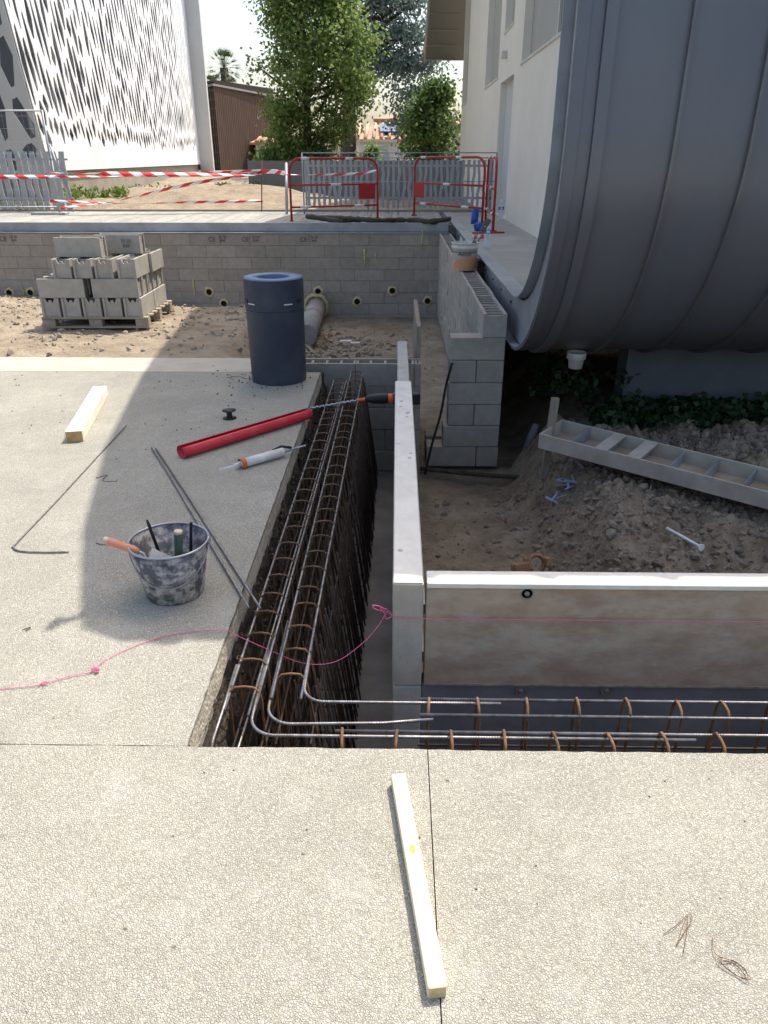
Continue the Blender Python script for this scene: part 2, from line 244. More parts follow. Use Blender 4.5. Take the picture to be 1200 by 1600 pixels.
# ------------------------------------------------------------------ mesh builder
def frame_of(d):
    d = d.normalized(); up = Vector((0, 0, 1)) if abs(d.z) < .95 else Vector((0, 1, 0))
    a = d.cross(up).normalized(); return a, a.cross(d).normalized()
class MB:
    def __init__(s): s.v = []; s.f = []; s.smooth = []
    def add(s, vs, fs, sm=False):
        k = len(s.v); s.v += [tuple(v) for v in vs]; s.f += [tuple(i+k for i in f) for f in fs]; s.smooth += [sm]*len(fs); return s
    def box(s, x0, x1, y0, y1, z0, z1, M=None):
        vs = [Vector((x, y, z)) for z in (z0, z1) for y in (y0, y1) for x in (x0, x1)]
        if M: vs = [M @ v for v in vs]
        return s.add(vs, [(0,2,3,1), (4,5,7,6), (0,1,5,4), (2,6,7,3), (0,4,6,2), (1,3,7,5)])
    def cbox(s, x0, x1, y0, y1, z0, z1, c=.004, M=None):      # box with chamfered edges
        bm = bmesh.new(); bmesh.ops.create_cube(bm, size=1)
        for v in bm.verts: v.co = Vector(((x0+x1)/2+v.co.x*(x1-x0), (y0+y1)/2+v.co.y*(y1-y0), (z0+z1)/2+v.co.z*(z1-z0)))
        bmesh.ops.bevel(bm, geom=bm.edges[:], offset=c, segments=1, affect='EDGES')
        vs = [M @ v.co if M else v.co.copy() for v in bm.verts]; fs = [[v.index for v in f.verts] for f in bm.faces]
        bm.verts.index_update(); fs = [[v.index for v in f.verts] for f in bm.faces]; bm.free()
        return s.add(vs, fs)
    def tube(s, pts, r, n=8, cap=True, closed=False):
        pts = [Vector(p) for p in pts]; rs = r if isinstance(r, (list, tuple)) else [r]*len(pts)
        vs = []; prev = None; N = len(pts)
        for i, p in enumerate(pts):
            if closed: d = pts[(i+1) % N]-pts[i-1]
            else: d = pts[min(i+1, N-1)]-pts[max(i-1, 0)]
            d = d.normalized() if d.length > 1e-9 else Vector((0,0,1))
            if prev is None: a, b = frame_of(d)
            else:
                a = prev-d*prev.dot(d); a = a.normalized() if a.length > 1e-6 else frame_of(d)[0]; b = a.cross(d)
            prev = a
            for k in range(n):
                t = 2*pi*k/n; vs.append(p+(a*cos(t)+b*sin(t))*rs[i])
        fs = []
        for i in range(N if closed else N-1):
            j = (i+1) % N
            for k in range(n): fs.append((i*n+k, i*n+(k+1) % n, j*n+(k+1) % n, j*n+k))
        s.add(vs, fs, True)
        if cap and not closed:
            k = len(s.v)-N*n; s.f.append(tuple(k+i for i in range(n))[::-1]); s.f.append(tuple(k+(N-1)*n+i for i in range(n))); s.smooth += [False, False]
        return s
    def lathe(s, prof, n=32, M=None, cap0=False, cap1=False):   # prof: [(r,z)]
        vs = [];
        for r, z in prof:
            for k in range(n):
                v = Vector((r*cos(2*pi*k/n), r*sin(2*pi*k/n), z)); vs.append(M @ v if M else v)
        fs = []
        for i in range(len(prof)-1):
            for k in range(n): fs.append((i*n+k, i*n+(k+1) % n, (i+1)*n+(k+1) % n, (i+1)*n+k))
        k0 = len(s.v); s.add(vs, fs, True)
        if cap0: s.f.append(tuple(k0+i for i in range(n))[::-1]); s.smooth.append(False)
        if cap1: s.f.append(tuple(k0+(len(prof)-1)*n+i for i in range(n))); s.smooth.append(False)
        return s
    def prism(s, poly, d, M=None):    # poly: list of 3d points, d: extrusion vector
        n = len(poly); vs = [Vector(p) for p in poly]+[Vector(p)+Vector(d) for p in poly]
        if M: vs = [M @ v for v in vs]
        fs = [tuple(range(n))[::-1], tuple(range(n, 2*n))]+[(i, (i+1) % n, n+(i+1) % n, n+i) for i in range(n)]
        return s.add(vs, fs)
    def mesh(s, name):
        me = bpy.data.meshes.new(name); me.from_pydata(s.v, [], s.f); me.polygons.foreach_set('use_smooth', s.smooth)
        me.update(); return me
    def build(s, name, m, parent=None, fixn=False, **tags):
        me = s.mesh(name)
        if fixn:
            bm = bmesh.new(); bm.from_mesh(me); bmesh.ops.recalc_face_normals(bm, faces=bm.faces); bm.to_mesh(me); bm.free()
        me.materials.append(m)
        o = bpy.data.objects.new(name, me); COL.objects.link(o)
        if parent: o.parent = parent
        return tag(o, **tags)
def tag(o, label=None, cat=None, group=None, kind=None):
    if label: o['label'] = label
    if cat: o['category'] = cat
    if group: o['group'] = group
    if kind: o['kind'] = kind
    return o
def thing(name, loc, label, cat, group=None, rz=0, rot=None, kind=None):
    o = bpy.data.objects.new(name, None); COL.objects.link(o); o.location = loc
    o.rotation_euler = rot or (0, 0, rz); o.empty_display_size = .1
    return tag(o, label, cat, group, kind)
def inst(me, name, parent=None, loc=(0,0,0), rz=0, **tags):
    o = bpy.data.objects.new(name, me); COL.objects.link(o); o.location = loc; o.rotation_euler = (0, 0, rz)
    if parent: o.parent = parent
    return tag(o, **tags)
def copy_thing(o, loc, rz=None, label=None):
    c = o.copy(); COL.objects.link(c); c.location = loc
    if rz is not None: c.rotation_euler = (0, 0, rz)
    if label: c['label'] = label
    for ch in o.children:
        d = ch.copy(); COL.objects.link(d); d.parent = c
        for g in ch.children:
            e = g.copy(); COL.objects.link(e); e.parent = d
    return c
def text_mesh(txt, size, m, name, parent, loc, rot, depth=.001):
    cu = bpy.data.curves.new(name, 'FONT'); cu.body = txt; cu.size = size; cu.extrude = depth; cu.align_x = 'CENTER'; cu.align_y = 'CENTER'; cu.resolution_u = 3
    t = bpy.data.objects.new('tmp', cu); COL.objects.link(t); bpy.context.view_layer.update()
    me = bpy.data.meshes.new_from_object(t.evaluated_get(bpy.context.evaluated_depsgraph_get())); bpy.data.objects.remove(t)
    me.name = name; me.materials.clear(); me.materials.append(m)
    o = bpy.data.objects.new(name, me); COL.objects.link(o); o.location = loc; o.rotation_euler = rot; o.parent = parent
    return o
def sm(a, b, x):
    t = max(0, min(1, (x-a)/(b-a))); return t*t*(3-2*t)
def lerp(a, b, t): return a+(b-a)*t
def nz(x, y, z=0): return noise.noise(Vector((x, y, z)))
def bez(p, n):    # catmull-rom through the points
    P = [Vector(q) for q in p]; P = [P[0]*2-P[1]]+P+[P[-1]*2-P[-2]]; out = []
    for i in range(1, len(P)-2):
        for k in range(n):
            t = k/n; a, b, c, d = P[i-1:i+3]
            out.append(.5*((2*b)+(c-a)*t+(2*a-5*b+4*c-d)*t*t+(3*b-a-3*c+d)*t**3))
    out.append(P[-2]); return out
def grid(name, xs, ys, fz, m, **tags):
    b = MB(); nx = len(xs); vs = []
    for y in ys:
        for x in xs:
            vs.append((x, y, fz(x, y)))
    fs = [(j*nx+i, j*nx+i+1, (j+1)*nx+i+1, (j+1)*nx+i) for j in range(len(ys)-1) for i in range(nx-1)]
    b.add(vs, fs, True); return b.build(name, m, **tags)
def lin(a, b, n): return [a+(b-a)*i/n for i in range(n+1)]

# ================================================================== SETTING: slabs
def rough_slab(name, x0, x1, y0, y1, ztop, zbot, m, ragged=(), **tags):
    # slab whose chosen edges are chipped; ragged in 'x1','y1'
    b = MB(); n = 160
    loop = []
    for i in range(n): loop.append([x0+(x1-x0)*i/n, y0])
    for i in range(n): loop.append([x1, y0+(y1-y0)*i/n])
    for i in range(n): loop.append([x1-(x1-x0)*i/n, y1])
    for i in range(n): loop.append([x0, y1-(y1-y0)*i/n])
    for k, (a, c) in enumerate(loop):
        j = .006*nz(a*30, c*30, 2)+.004*nz(a*90, c*90, 5)
        if 'x1' in ragged and n <= k < 2*n: loop[k][0] -= abs(j)+.0
        if 'y1' in ragged and 2*n <= k < 3*n: loop[k][1] += j*.8
    N = len(loop)
    top = [(a, c, ztop) for a, c in loop]; bot = [(a, c, zbot) for a, c in loop]
    b.add(top+bot, [tuple(range(N))]+[(i+N, (i+1) % N+N, (i+1) % N, i) for i in range(N)])
    return b.build(name, m, **tags)
slab_left = rough_slab('left_pavement_slab', -9, -.622, 1.6965, 6.0, 0, -.13, M_slab, ('x1',), kind='structure')
slab_front = rough_slab('front_pavement_slab', -9, .1015, -4, 1.694, 0, -.16, M_slab, ('y1',), kind='structure')
slab_front2 = rough_slab('front_pavement_slab', .1045, 6, -4, 1.692, 0, -.16, M_slab, ('y1',), kind='structure')
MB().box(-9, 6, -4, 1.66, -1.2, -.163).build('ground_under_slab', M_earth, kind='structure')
MB().box(-9, -.80, 6.003, 6.47, -.12, .001).build('kerb_strip', M_kerb, kind='structure')
# formed concrete edge of the left slab, standing 4 mm proud of it
eb = MB()
ys = lin(1.71, 5.98, 90)
vs = []
for y in ys:
    j = .005*nz(y*9, 1)+.003*nz(y*40, 4); vs += [(-.619+j*.3, y, -.003), (-.612+j, y, -.075)]
eb.add(vs, [(2*i, 2*i+1, 2*i+3, 2*i+2) for i in range(len(ys)-1)]); eb.build('slab_cut_edge', M_slabedge, kind='structure')
# earth bank under the left slab
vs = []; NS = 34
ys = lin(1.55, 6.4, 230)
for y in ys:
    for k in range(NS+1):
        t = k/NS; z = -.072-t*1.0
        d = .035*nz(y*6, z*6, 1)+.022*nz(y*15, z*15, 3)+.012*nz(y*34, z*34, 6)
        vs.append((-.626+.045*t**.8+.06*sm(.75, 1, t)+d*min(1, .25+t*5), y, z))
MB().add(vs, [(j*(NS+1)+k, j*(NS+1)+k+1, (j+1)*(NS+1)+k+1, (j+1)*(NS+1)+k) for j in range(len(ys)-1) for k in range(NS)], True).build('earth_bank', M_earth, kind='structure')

# ------------------------------------------------------------------ dirt ground and mound
def ground(x, y):
    if y < 6.35:
        z = -1.03
        m = sm(.95, 1.5, x+.12*nz(y*1.5, 3)) * (.35*sm(2.9, 3.8, y+.2*nz(x*2, 1))+.65*sm(3.2, 4.6, y+.25*nz(x*1.7, 9)))
        m2 = sm(1.2, 2.6, x)*sm(2.6, 3.4, y)*.10
        z += .54*m+m2-.05*sm(1.5, 2.2, x)*sm(4.0, 4.3, y)
        if y > 5.6: z -= .05*sm(5.6, 6.3, y)
        rg = .02+.07*m
        z += rg*nz(x*4, y*4, 2)+rg*.7*abs(nz(x*10, y*10, 5))*1.4+rg*.45*nz(x*24, y*24, 8)+rg*.2*nz(x*50, y*50, 8)
        return z
    if x > .9:
        m = sm(1.1, 2.0, x)
        return lerp(-1.03, -.50, m)+.03*nz(x*4, y*4)
    left = lerp(-.02, -.10, sm(6.6, 8.2, y))-lerp(.56*sm(8.6, 13.6, y), .85*sm(9.4, 11.6, y), sm(-4.6, -3.6, x))
    c = lerp(-1.22, -1.6, sm(6.6, 13.8, y)); t = sm(c-.45, c+.45, x)
    z = left*(1-t)-1.04*t
    if x < -.8 and y < 6.9: z = lerp(z, -.03 if x < -.95 else z, 1-sm(6.55, 6.9, y))
    z += (.018*nz(x*2.2, y*2.2)+.015*nz(x*7, y*7, 3)+.010*nz(x*19, y*19, 7))*(1 if y > 6.5 else .4)
    if x < -5.5: z += .25*sm(-5.5, -8.5, x)*sm(9, 13, y)*(1-sm(12.5, 13.7, y))
    return z
grid('dirt_ground', lin(-9.2, .95, 260), lin(6.38, 14.0, 220), ground, M_dirt, kind='structure')
grid('pit_ground', lin(-.7, 5.6, 420), lin(1.5, 6.62, 340), ground, M_pitdirt, kind='structure')
grid('crawl_space_ground', lin(.9, 7.0, 60), lin(6.6, 9.6, 30), ground, M_pitdirt, kind='structure')
MB().box(-.60, -.004, 1.55, 6.28, -1.12, -1.005).build('footing_strip', M_footing, kind='structure')
MB().box(-.60, 5, 1.56, 2.28, -1.11, -1.0).build('footing_strip', M_footing, kind='structure')

def rocks(name, spots, m, base, **tags):
    bm = bmesh.new(); bmesh.ops.create_icosphere(bm, subdivisions=1, radius=1); iv = [v.co.copy() for v in bm.verts]; fi = [[v.index for v in f.verts] for f in bm.faces]; bm.free()
    b = MB()
    for (x, y, s) in spots:
        q = Quaternion((random.random()-.5, random.random()-.5, random.random()-.5), random.random()*6)
        sc = Vector((random.uniform(.7, 1.4), random.uniform(.6, 1.1), random.uniform(.4, .8)))*s
        z = base(x, y)+s*.15
        b.add([(q @ Vector((v.x*sc.x*random.uniform(.75, 1.2), v.y*sc.y*random.uniform(.8, 1.15), v.z*sc.z)))+Vector((x, y, z)) for v in iv], fi)
    return b.build(name, m, **tags)
sp = []
while len(sp) < 2600:
    x = random.uniform(-8.5, -1.0); y = random.uniform(6.55, 13.5)
    if random.random() < (.9 if nz(x*.8, y*.8, 4) > .0 else .25): sp.append((x, y, random.choice([.010,.015,.02,.02,.03,.04])*random.uniform(.6, 1.2)))
for k in range(260): sp.append((random.gauss(-1.05, .45), random.gauss(11.0, .7), random.uniform(.02, .07)))
for k in range(500): sp.append((random.uniform(-3, .6), random.uniform(9.5, 13.6), random.uniform(.008, .025)))
rocks('dirt_rubble', sp, M_rock, ground, kind='stuff', label='loose stones and broken lumps scattered over the dry dirt', cat='rubble')
sp = []
while len(sp) < 5200:
    x = random.uniform(.3, 3.6); y = random.uniform(2.5, 5.9)
    w = .12+.9*sm(.8, 1.4, x)*sm(2.6, 3.2, y)
    if random.random() < w: sp.append((x, y, random.choice([.008,.012,.016,.02,.02,.03])*random.uniform(.6, 1.4)))
for k in range(300): sp.append((random.gauss(1.05, .18), random.gauss(3.4, .5), random.uniform(.015, .04)))
rocks('pit_rubble', sp, M_clod, ground, kind='stuff', label='stones and clods lying on the dug earth mound in the pit', cat='rubble')
sp = [(-.62+random.random()*.07, random.uniform(1.75, 6), random.uniform(.006, .02)) for k in range(700)]
def bank(x, y): return -.14-((x+.62)/.07)**1.3*.9
rocks('bank_clods', sp, M_earth, bank, kind='stuff', label='dark earth clods clinging to the trench side', cat='earth')
sp = [(random.gauss(-1.0, .35), random.gauss(5.75, .22), random.uniform(.004, .011)) for k in range(110)]+[(random.uniform(-3.5, -.7), random.uniform(4, 6.0), random.uniform(.003, .008)) for k in range(70)]
sp += [(random.uniform(-1.5, 1.3), random.uniform(.95, 1.65), random.uniform(.0025, .0045)) for k in range(22)]
sp = [p for p in sp if p[0] < -.66 or p[1] < 1.66]
rocks('grit_on_slab', sp, mat('grit', (.16,.14,.12), (.08,.07,.06)), lambda x, y: 0.0, kind='stuff', label='grit and crumbs of earth on the pale slab', cat='grit')

# ------------------------------------------------------------------ far terrain
def far(x, y):
    z = .44
    z += .14*sm(17.4, 20, y)*sm(-.8, -3.0, x) + .36*sm(26, 41, y)
    z += (.36+.25*nz(x*.8, y*.8, 3))*math.exp(-((x+4.9)/2.6)**2-((y-21.5)/2.2)**2)+.12*math.exp(-((x+7)/1.5)**2-((y-19.5)/1.2)**2)
    z += (.06*nz(x*1.3, y*1.3)+.04*nz(x*4, y*4, 2)+.02*nz(x*11, y*11, 4))*(1-sm(30, 60, y))
    return z
grid('far_ground', lin(-16, 8, 180), lin(16.6, 48, 170), far, M_dirt, kind='structure')
grid('far_field', [-400, -60, -16, 8, 60, 400], [47.9, 90, 400, 900], lambda x, y: .95 if y < 60 else .8, M_farfield, kind='structure')
grid('side_field', [-400, -60, -15.9], [-20, 14, 48], lambda x, y: .55, M_farfield, kind='structure')

# ================================================================== CONCRETE BLOCKS
def blk(L, T, H, c=.005):      # length along x, thickness along y (0..T), z 0..H
    return MB().cbox(0, L, 0, T, 0, H, c)
def mesh_of(b, name, m):
    me = b.mesh(name); me.materials.append(m); return me
def course_wall(root, x0, x1, y, ztop, ncourse, L, T=.2, H=.2, m=M_block, along='x', stag=0, skip=None, topmesh=None, jit=.004, name='block'):
    cache = {}
    for c in range(ncourse):
        z = ztop-(c+1)*H
        p = x0-(L/2 if (c+stag) % 2 else 0)
        while p < x1-.02:
            a = max(p, x0); e = min(p+L, x1); w = round(e-a-.005, 3)
            if w > .04 and not (skip and skip(a, e, z)):
                top = c == 0 and topmesh
                key = (w, top)
                if key not in cache: cache[key] = mesh_of(topmesh(w) if top else blk(w, T, H-.005), 'block', m)
                jx = random.uniform(-jit, jit)
                if along == 'x': inst(cache[key], name, root, (a+.0025, y+jx, z+.0025))
                else: inst(cache[key], name, root, (y+jx, a+.0025, z+.0025), R(90))
            p += L
WALLY = 13.8
fw = thing('block_wall', (0,0,0), 'long unfinished grey concrete block wall below the steel edge of the deck', 'wall')
MB().box(-10.5, .72, WALLY+.006, WALLY+.19, -1.3, .398).build('mortar_core', M_mortar, fw)
course_wall(fw, -10.5, .96, WALLY, .40, 8, .527)
for k, (px, py) in enumerate([(15,457),(48,457),(327,456),(350,474),(497,455),(558,471),(613,454),(668,470)]):
    p = PY(px, py, WALLY)
    ring = MB(); N = 14
    rr = [random.uniform(.075, .105) for _ in range(N)]
    o_ = [Vector((p.x+rr[i]*cos(2*pi*i/N), WALLY-.012, p.z+rr[i]*sin(2*pi*i/N))) for i in range(N)]
    i_ = [Vector((p.x+.055*cos(2*pi*i/N), WALLY-.028, p.z+.055*sin(2*pi*i/N))) for i in range(N)]
    b_ = [Vector((v.x, WALLY+.0, v.z)) for v in o_]; q_ = [Vector((v.x, WALLY-.0, v.z)) for v in i_]
    ring.add(o_+i_+b_+q_, [(i, (i+1)%N, N+(i+1)%N, N+i) for i in range(N)]+[(2*N+i, 2*N+(i+1)%N, (i+1)%N, i) for i in range(N)]+[(N+i, N+(i+1)%N, 3*N+(i+1)%N, 3*N+i) for i in range(N)])
    sl = ring.build('foam_collar', M_foam, fw)
    MB().lathe([(.0005, 0), (.056, 0)], 16, Matrix.Translation((p.x, WALLY-.008, p.z)) @ Matrix.Rotation(R(90), 4, 'X')).build('hole_shade_disc', M_holeshade, sl)
for (px, py, h) in [(303,450,.30),(497,432,.0),(570,402,.28),(587,400,.12),(660,372,.26),(240,470,.2),(36,455,.15)]:
    if h:
        p = PY(px, py, WALLY)
        b = MB(); b.tube([(p.x+random.uniform(-.01,.01), WALLY-.006, p.z+h/2-h*i/6) for i in range(7)], [random.uniform(.006,.02) for i in range(7)], 6); b.build('foam_drip', M_foam, fw)
for px in (14, 340, 392, 483):
    p = PY(px, 375, WALLY)
    text_mesh('CE', .11, M_stamp, 'stamped_mark', fw, (p.x-.10, WALLY-.008, .30), (R(90), 0, 0))
    text_mesh('20 50\nB40', .058, M_stamp, 'stamped_mark', fw, (p.x+.09, WALLY-.008, .31), (R(90), 0, 0))

def hollow_top(w):          # block open upwards: shells, webs and recessed cell bottoms
    b = MB(); T = .2; H = .195; s = .028
    b.box(0, w, 0, s, 0, H); b.box(0, w, T-s, T, 0, H)
    n = max(1, round(w/.125))
    for i in range(n+1):
        x = min(max(i*w/n-.011, .0005), w-.0225)
        b.box(x, x+.022, s, T-s, .0, H-.012)
    b.box(.001, w-.001, s, T-s, .001, .05)
    return b
def ragged_top(w):
    b = hollow_top(w)
    return b
rw = thing('block_wall', (0,0,0), 'open-topped block wall running away beside the steel terrace edge, with a stepped end pillar', 'wall')
course_wall(rw, 6.40, 13.78, .945, .405, 1, .506, along='y', topmesh=hollow_top, m=M_blocklight)
course_wall(rw, 6.605, 13.78, .943, .205, 6, .506, along='y', stag=1, m=M_blocklight)
# end pillar, six courses, face to the camera
for c in range(6):
    z = .205-(c+1)*.2
    xs = [.470, .947] if c in (0,) else ([.470, .705, .947] if c in (1, 3) else [.465, .76, .945])
    if c == 5: xs = [.285, .745, .950]
    if c in (0, 2, 4): xs = [xs[0], xs[-1]] if c != 4 else [.43, .944]
    for a, e in zip(xs[:-1], xs[1:]):
        inst(mesh_of(blk(e-a-.006, .198, .195), 'block', M_block), 'block', rw, (a+.003, 6.40+random.uniform(-.004, .004), z+.0025))
inst(mesh_of(blk(.19, .195, .195), 'block', M_block), 'block', rw, (.285, 6.66, -.98))
MB().box(.50, .90, 6.44, 6.58, -1.0, .19).build('mortar_core', M_mortar, rw)
for k in range(26):
    y = random.uniform(8, 13.5); z = random.uniform(-.95, -.1)
    pass
for (yy, zz) in [(12.9,-.35),(11.6,-.62),(10.4,-.5),(9.6,-.75),(12.3,-.7),(11.0,.0),(9.2,-.3)]:
    b = MB(); b.tube([(.742, yy+.02*i*random.uniform(-1,1), zz-.05*i) for i in range(5)], [.012,.02,.014,.02,.006], 6); b.build('mortar_smear', M_mortarpale, rw)

ew = thing('low_block_wall', (0,0,0), 'low hollow block wall closing the far end of the rebar trench', 'wall')
course_wall(ew, -.86, .22, 6.30, .0, 1, .51, topmesh=hollow_top)
course_wall(ew, -.86, .22, 6.30, -.2, 5, .51, stag=1)
MB().box(-.84, .20, 6.306, 6.48, -1.1, -.2).build('mortar_core', M_mortar, ew)

# ------------------------------------------------------------------ pallet of blocks
def loose_block():        # length along y 0..L, hollow, moulded end with notch; origin bottom front left
    b = MB(); L, T, H, s = .49, .195, .195, .024
    b.box(0, s, 0, L, 0, H); b.box(T-s, T, 0, L, 0, H)
    for (y0, y1) in ((.016, .030), (.155, .175), (.315, .335), (L-.030, L-.016)):
        if y0 < .02 or y1 > L-.02:
            c = T/2
            poly = [(s, y0, 0), (T-s, y0, 0), (T-s, y0, H-.001), (c+.048, y0, H-.001), (c+.040, y0, H-.03), (c+.022, y0, H-.05), (c+.012, y0, H-.022), (c-.012, y0, H-.022), (c-.022, y0, H-.05), (c-.040, y0, H-.03), (c-.048, y0, H-.001), (s, y0, H-.001)]
            b.prism(poly, (0, y1-y0, 0))
        else: b.box(s, T-s, y0, y1, 0, H-.015)
    b.box(s, T-s, .031, L-.031, .0, .04)
    bm = bmesh.new(); me = b.mesh('t'); bm.from_mesh(me); bmesh.ops.recalc_face_normals(bm, faces=bm.faces); bm.to_mesh(me); bm.free()
    me.name = 'hollow_block'; me.materials.append(M_blocklight); return me
LB = loose_block()
PR = R(1.5); P0 = Vector((PZ(80, 511, -.08).x, 8.08, -.08))
pal = thing('pallet', P0, 'worn wooden pallet under the stack of grey concrete blocks', 'pallet', rz=PR)
for i in range(3): MB().cbox(-.05, 1.10, .0+i*.475, .10+i*.475, 0, .022).build('bottom_board', M_pallet, pal)
for i in range(7): MB().cbox(-.05, 1.10, -.01+i*.163, .085+i*.163, .100, .122).build('top_board', M_pallet, pal)
for i in range(3):
    for j in range(3): MB().cbox(-.05+i*.505, .09+i*.505, .0+j*.475, .10+j*.475, .0225, .0995).build('spacer', M_pallet, pal)
ORD = ['leftmost', 'second from left', 'middle', 'second from right', 'rightmost']
def put(lx, ly, lz, along, label):
    v = P0+Matrix.Rotation(PR, 3, 'Z') @ Vector((lx, ly, lz))
    rz = PR if along == 'y' else PR-R(90)
    o = inst(LB, 'hollow_block', None, v, rz+random.uniform(-.012, .012), label=label, cat='concrete block', group='concrete blocks stacked on the pallet')
    o.rotation_euler.z = rz+random.uniform(-.012, .012)
b0 = .124
for j in range(2):
    for i in range(5):
        put(-.03+i*.222, .0+j*.505, b0, 'y', f'{ORD[i]} grey hollow block of the bottom layer, {"front" if j == 0 else "back"} row, on the pallet')
for i in range(2):
    for j in range(5):
        put(-.035+i*.575, .21+j*.205, b0+.198, 'x', f'{["left", "right"][i]} grey block lying crosswise in the second layer, row {["one at the front", "two from the front", "three in the middle", "four", "five at the back"][j]}')
for j in range(2):
    for i in range(4):
        put(.15+i*.222+(0 if j == 0 else .03)+(.02 if i == 3 else 0), .03+j*.52, b0+.396, 'y', f'{["leftmost", "second", "third", "rightmost"][i]} grey notched block of the third layer, {"front" if j == 0 else "back"} row')
put(.14, .42, b0+.594, 'x', 'smooth grey block on the top left of the pallet stack')
put(.47, .72, b0+.594, 'x', 'grey block with a stamp on the top right of the pallet stack')
st = thing('stamp_print', P0+Vector((.80, .532, b0+.70)), 'faint stamped number on the top right block of the pallet', 'marking')
text_mesh('20 50\nB40', .05, M_stamp, 'stamped_mark', st, (0, 0, 0), (R(90), 0, PR))

# ================================================================== DECK
dk = tag(bpy.data.objects.new('deck', None), kind='structure'); COL.objects.link(dk)
bm_ = mesh_of(MB().cbox(0, .134, 0, 3.1, 0, .024, .003), 'deck_board', M_deck)
x = -10.6
while x < .86:
    inst(bm_, 'deck_board', dk, (x, 13.93+random.uniform(-.002,.002), .536+random.uniform(-.001, .001))); x += .14
MB().box(-10.6, .92, 13.93, 17.0, .40, .50).build('joist_bed', M_undercon, dk)
MB().box(.926, 1.12, 13.96, 17.04, -.6, .53).build('end_fill', M_mortar, dk)
MB().cbox(-10.6, .905, 13.885, 13.925, .425, .572, .003).build('edge_angle', M_galv, dk)
MB().cbox(-10.6, .905, 13.78, 13.95, .402, .418, .002).build('bottom_flange', M_galv, dk)
MB().box(-16, 3, 17.05, 17.15, .2, .60).build('deck_back_kerb', M_plinth, kind='structure')

# ================================================================== TERRACE + ZINC-CLAD BUILDING
MB().box(1.13, 2.06, 6.45, 17.0, .30, .555).build('terrace_slab', M_terrace, kind='structure')
bd = thing('zinc_building', (1, 6, 0), 'large building with a curved dark zinc clad front over a white rendered wall', 'building')
bd.location = (0, 0, 0)
CY, CZ = 6.45, 1.75
def arc(r, n=26, a0=-90, a1=-180): return [(CY+r*cos(R(a0+(a1-a0)*i/n)), CZ+r*sin(R(a0+(a1-a0)*i/n))) for i in range(n+1)]
UP = [(4.84, 3.6), (4.83, 5.7), (5.15, 6.2), (5.62, 6.55), (6.34, 7.06), (7.84, 7.9), (9.8, 8.7), (11.6, 9.3), (13.7, 9.9), (18.3, 9.9), (28.3, 6.14), (31.5, 5.0)]  # unseen upper wall and roof line, shaped to cast the slab's shadow outline
outer = [(9.0, .14), (6.45+.3, .14)]+arc(1.61)+UP
def extrude(prof, x0, x1, m, name, thick=None, parent=bd, fixn=True):
    b = MB(); n = len(prof); vs = []
    pr = [Vector((0, p[0], p[1])) for p in prof]; off = []
    for i in range(n):
        d = (pr[min(i+1, n-1)]-pr[max(i-1, 0)]).normalized(); off.append(Vector((0, d.z, -d.y)))   # left-hand normal
    A = [p for p in pr]; B = [p+o*(thick or .02) for p, o in zip(pr, off)]
    for xx in (x0, x1):
        vs += [(xx, p.y, p.z) for p in A]+[(xx, p.y, p.z) for p in B]
    fs = []
    for i in range(n-1):
        fs += [(i, i+1, 2*n+i+1, 2*n+i), (n+i, 3*n+i, 3*n+i+1, n+i+1), (i, n+i, n+i+1, i+1), (2*n+i, 2*n+i+1, 3*n+i+1, 3*n+i)]
    fs += [(0, 2*n, 3*n, n), (n-1, 2*n-1, 4*n-1, 3*n-1)]
    b.add(vs, fs); 
    me = b.mesh(name)
    bm = bmesh.new(); bm.from_mesh(me); bmesh.ops.recalc_face_normals(bm, faces=bm.faces); bm.to_mesh(me); bm.free()
    me.materials.append(m); o = bpy.data.objects.new(name, me); COL.objects.link(o); o.parent = parent
    me.polygons.foreach_set('use_smooth', [abs(p.normal.x) < .5 for p in me.polygons])
    if hasattr(me, 'set_sharp_from_angle'): me.set_sharp_from_angle(angle=R(35))
    return o
front_end = outer[:2]+arc(1.61)+UP[:2]
# cladding strips between seams (offset slightly so each strip reads by itself)
def prof_r(dr):
    return [(9.0, .14-dr), (6.75, .14-dr)]+arc(1.61+dr)+[(4.84-dr, 3.6), (4.83-dr, 5.7), (5.15-dr, 6.2+dr)]
SEAM = [1.20, 1.61, 2.05, 2.49, 2.93, 3.37, 3.81, 4.25, 4.69, 5.13, 5.57, 6.01, 6.45, 6.9]
extrude(prof_r(.012), .985, 1.052, M_zinc, 'edge_strip', .03)
extrude(prof_r(.004), 1.054, 1.128, M_zinc, 'edge_strip', .03)
extrude(prof_r(.030), 1.130, 1.198, M_zinc, 'edge_strip', .04)
for i in range(len(SEAM)-1):
    extrude(prof_r(.0+random.uniform(-.002, .002)), SEAM[i]+.0015, SEAM[i+1]-.0015, M_zinc, 'cladding_panel', .03)
    if i: extrude(prof_r(.028), SEAM[i]-.009, SEAM[i]+.009, M_seam, 'standing_seam', .05)
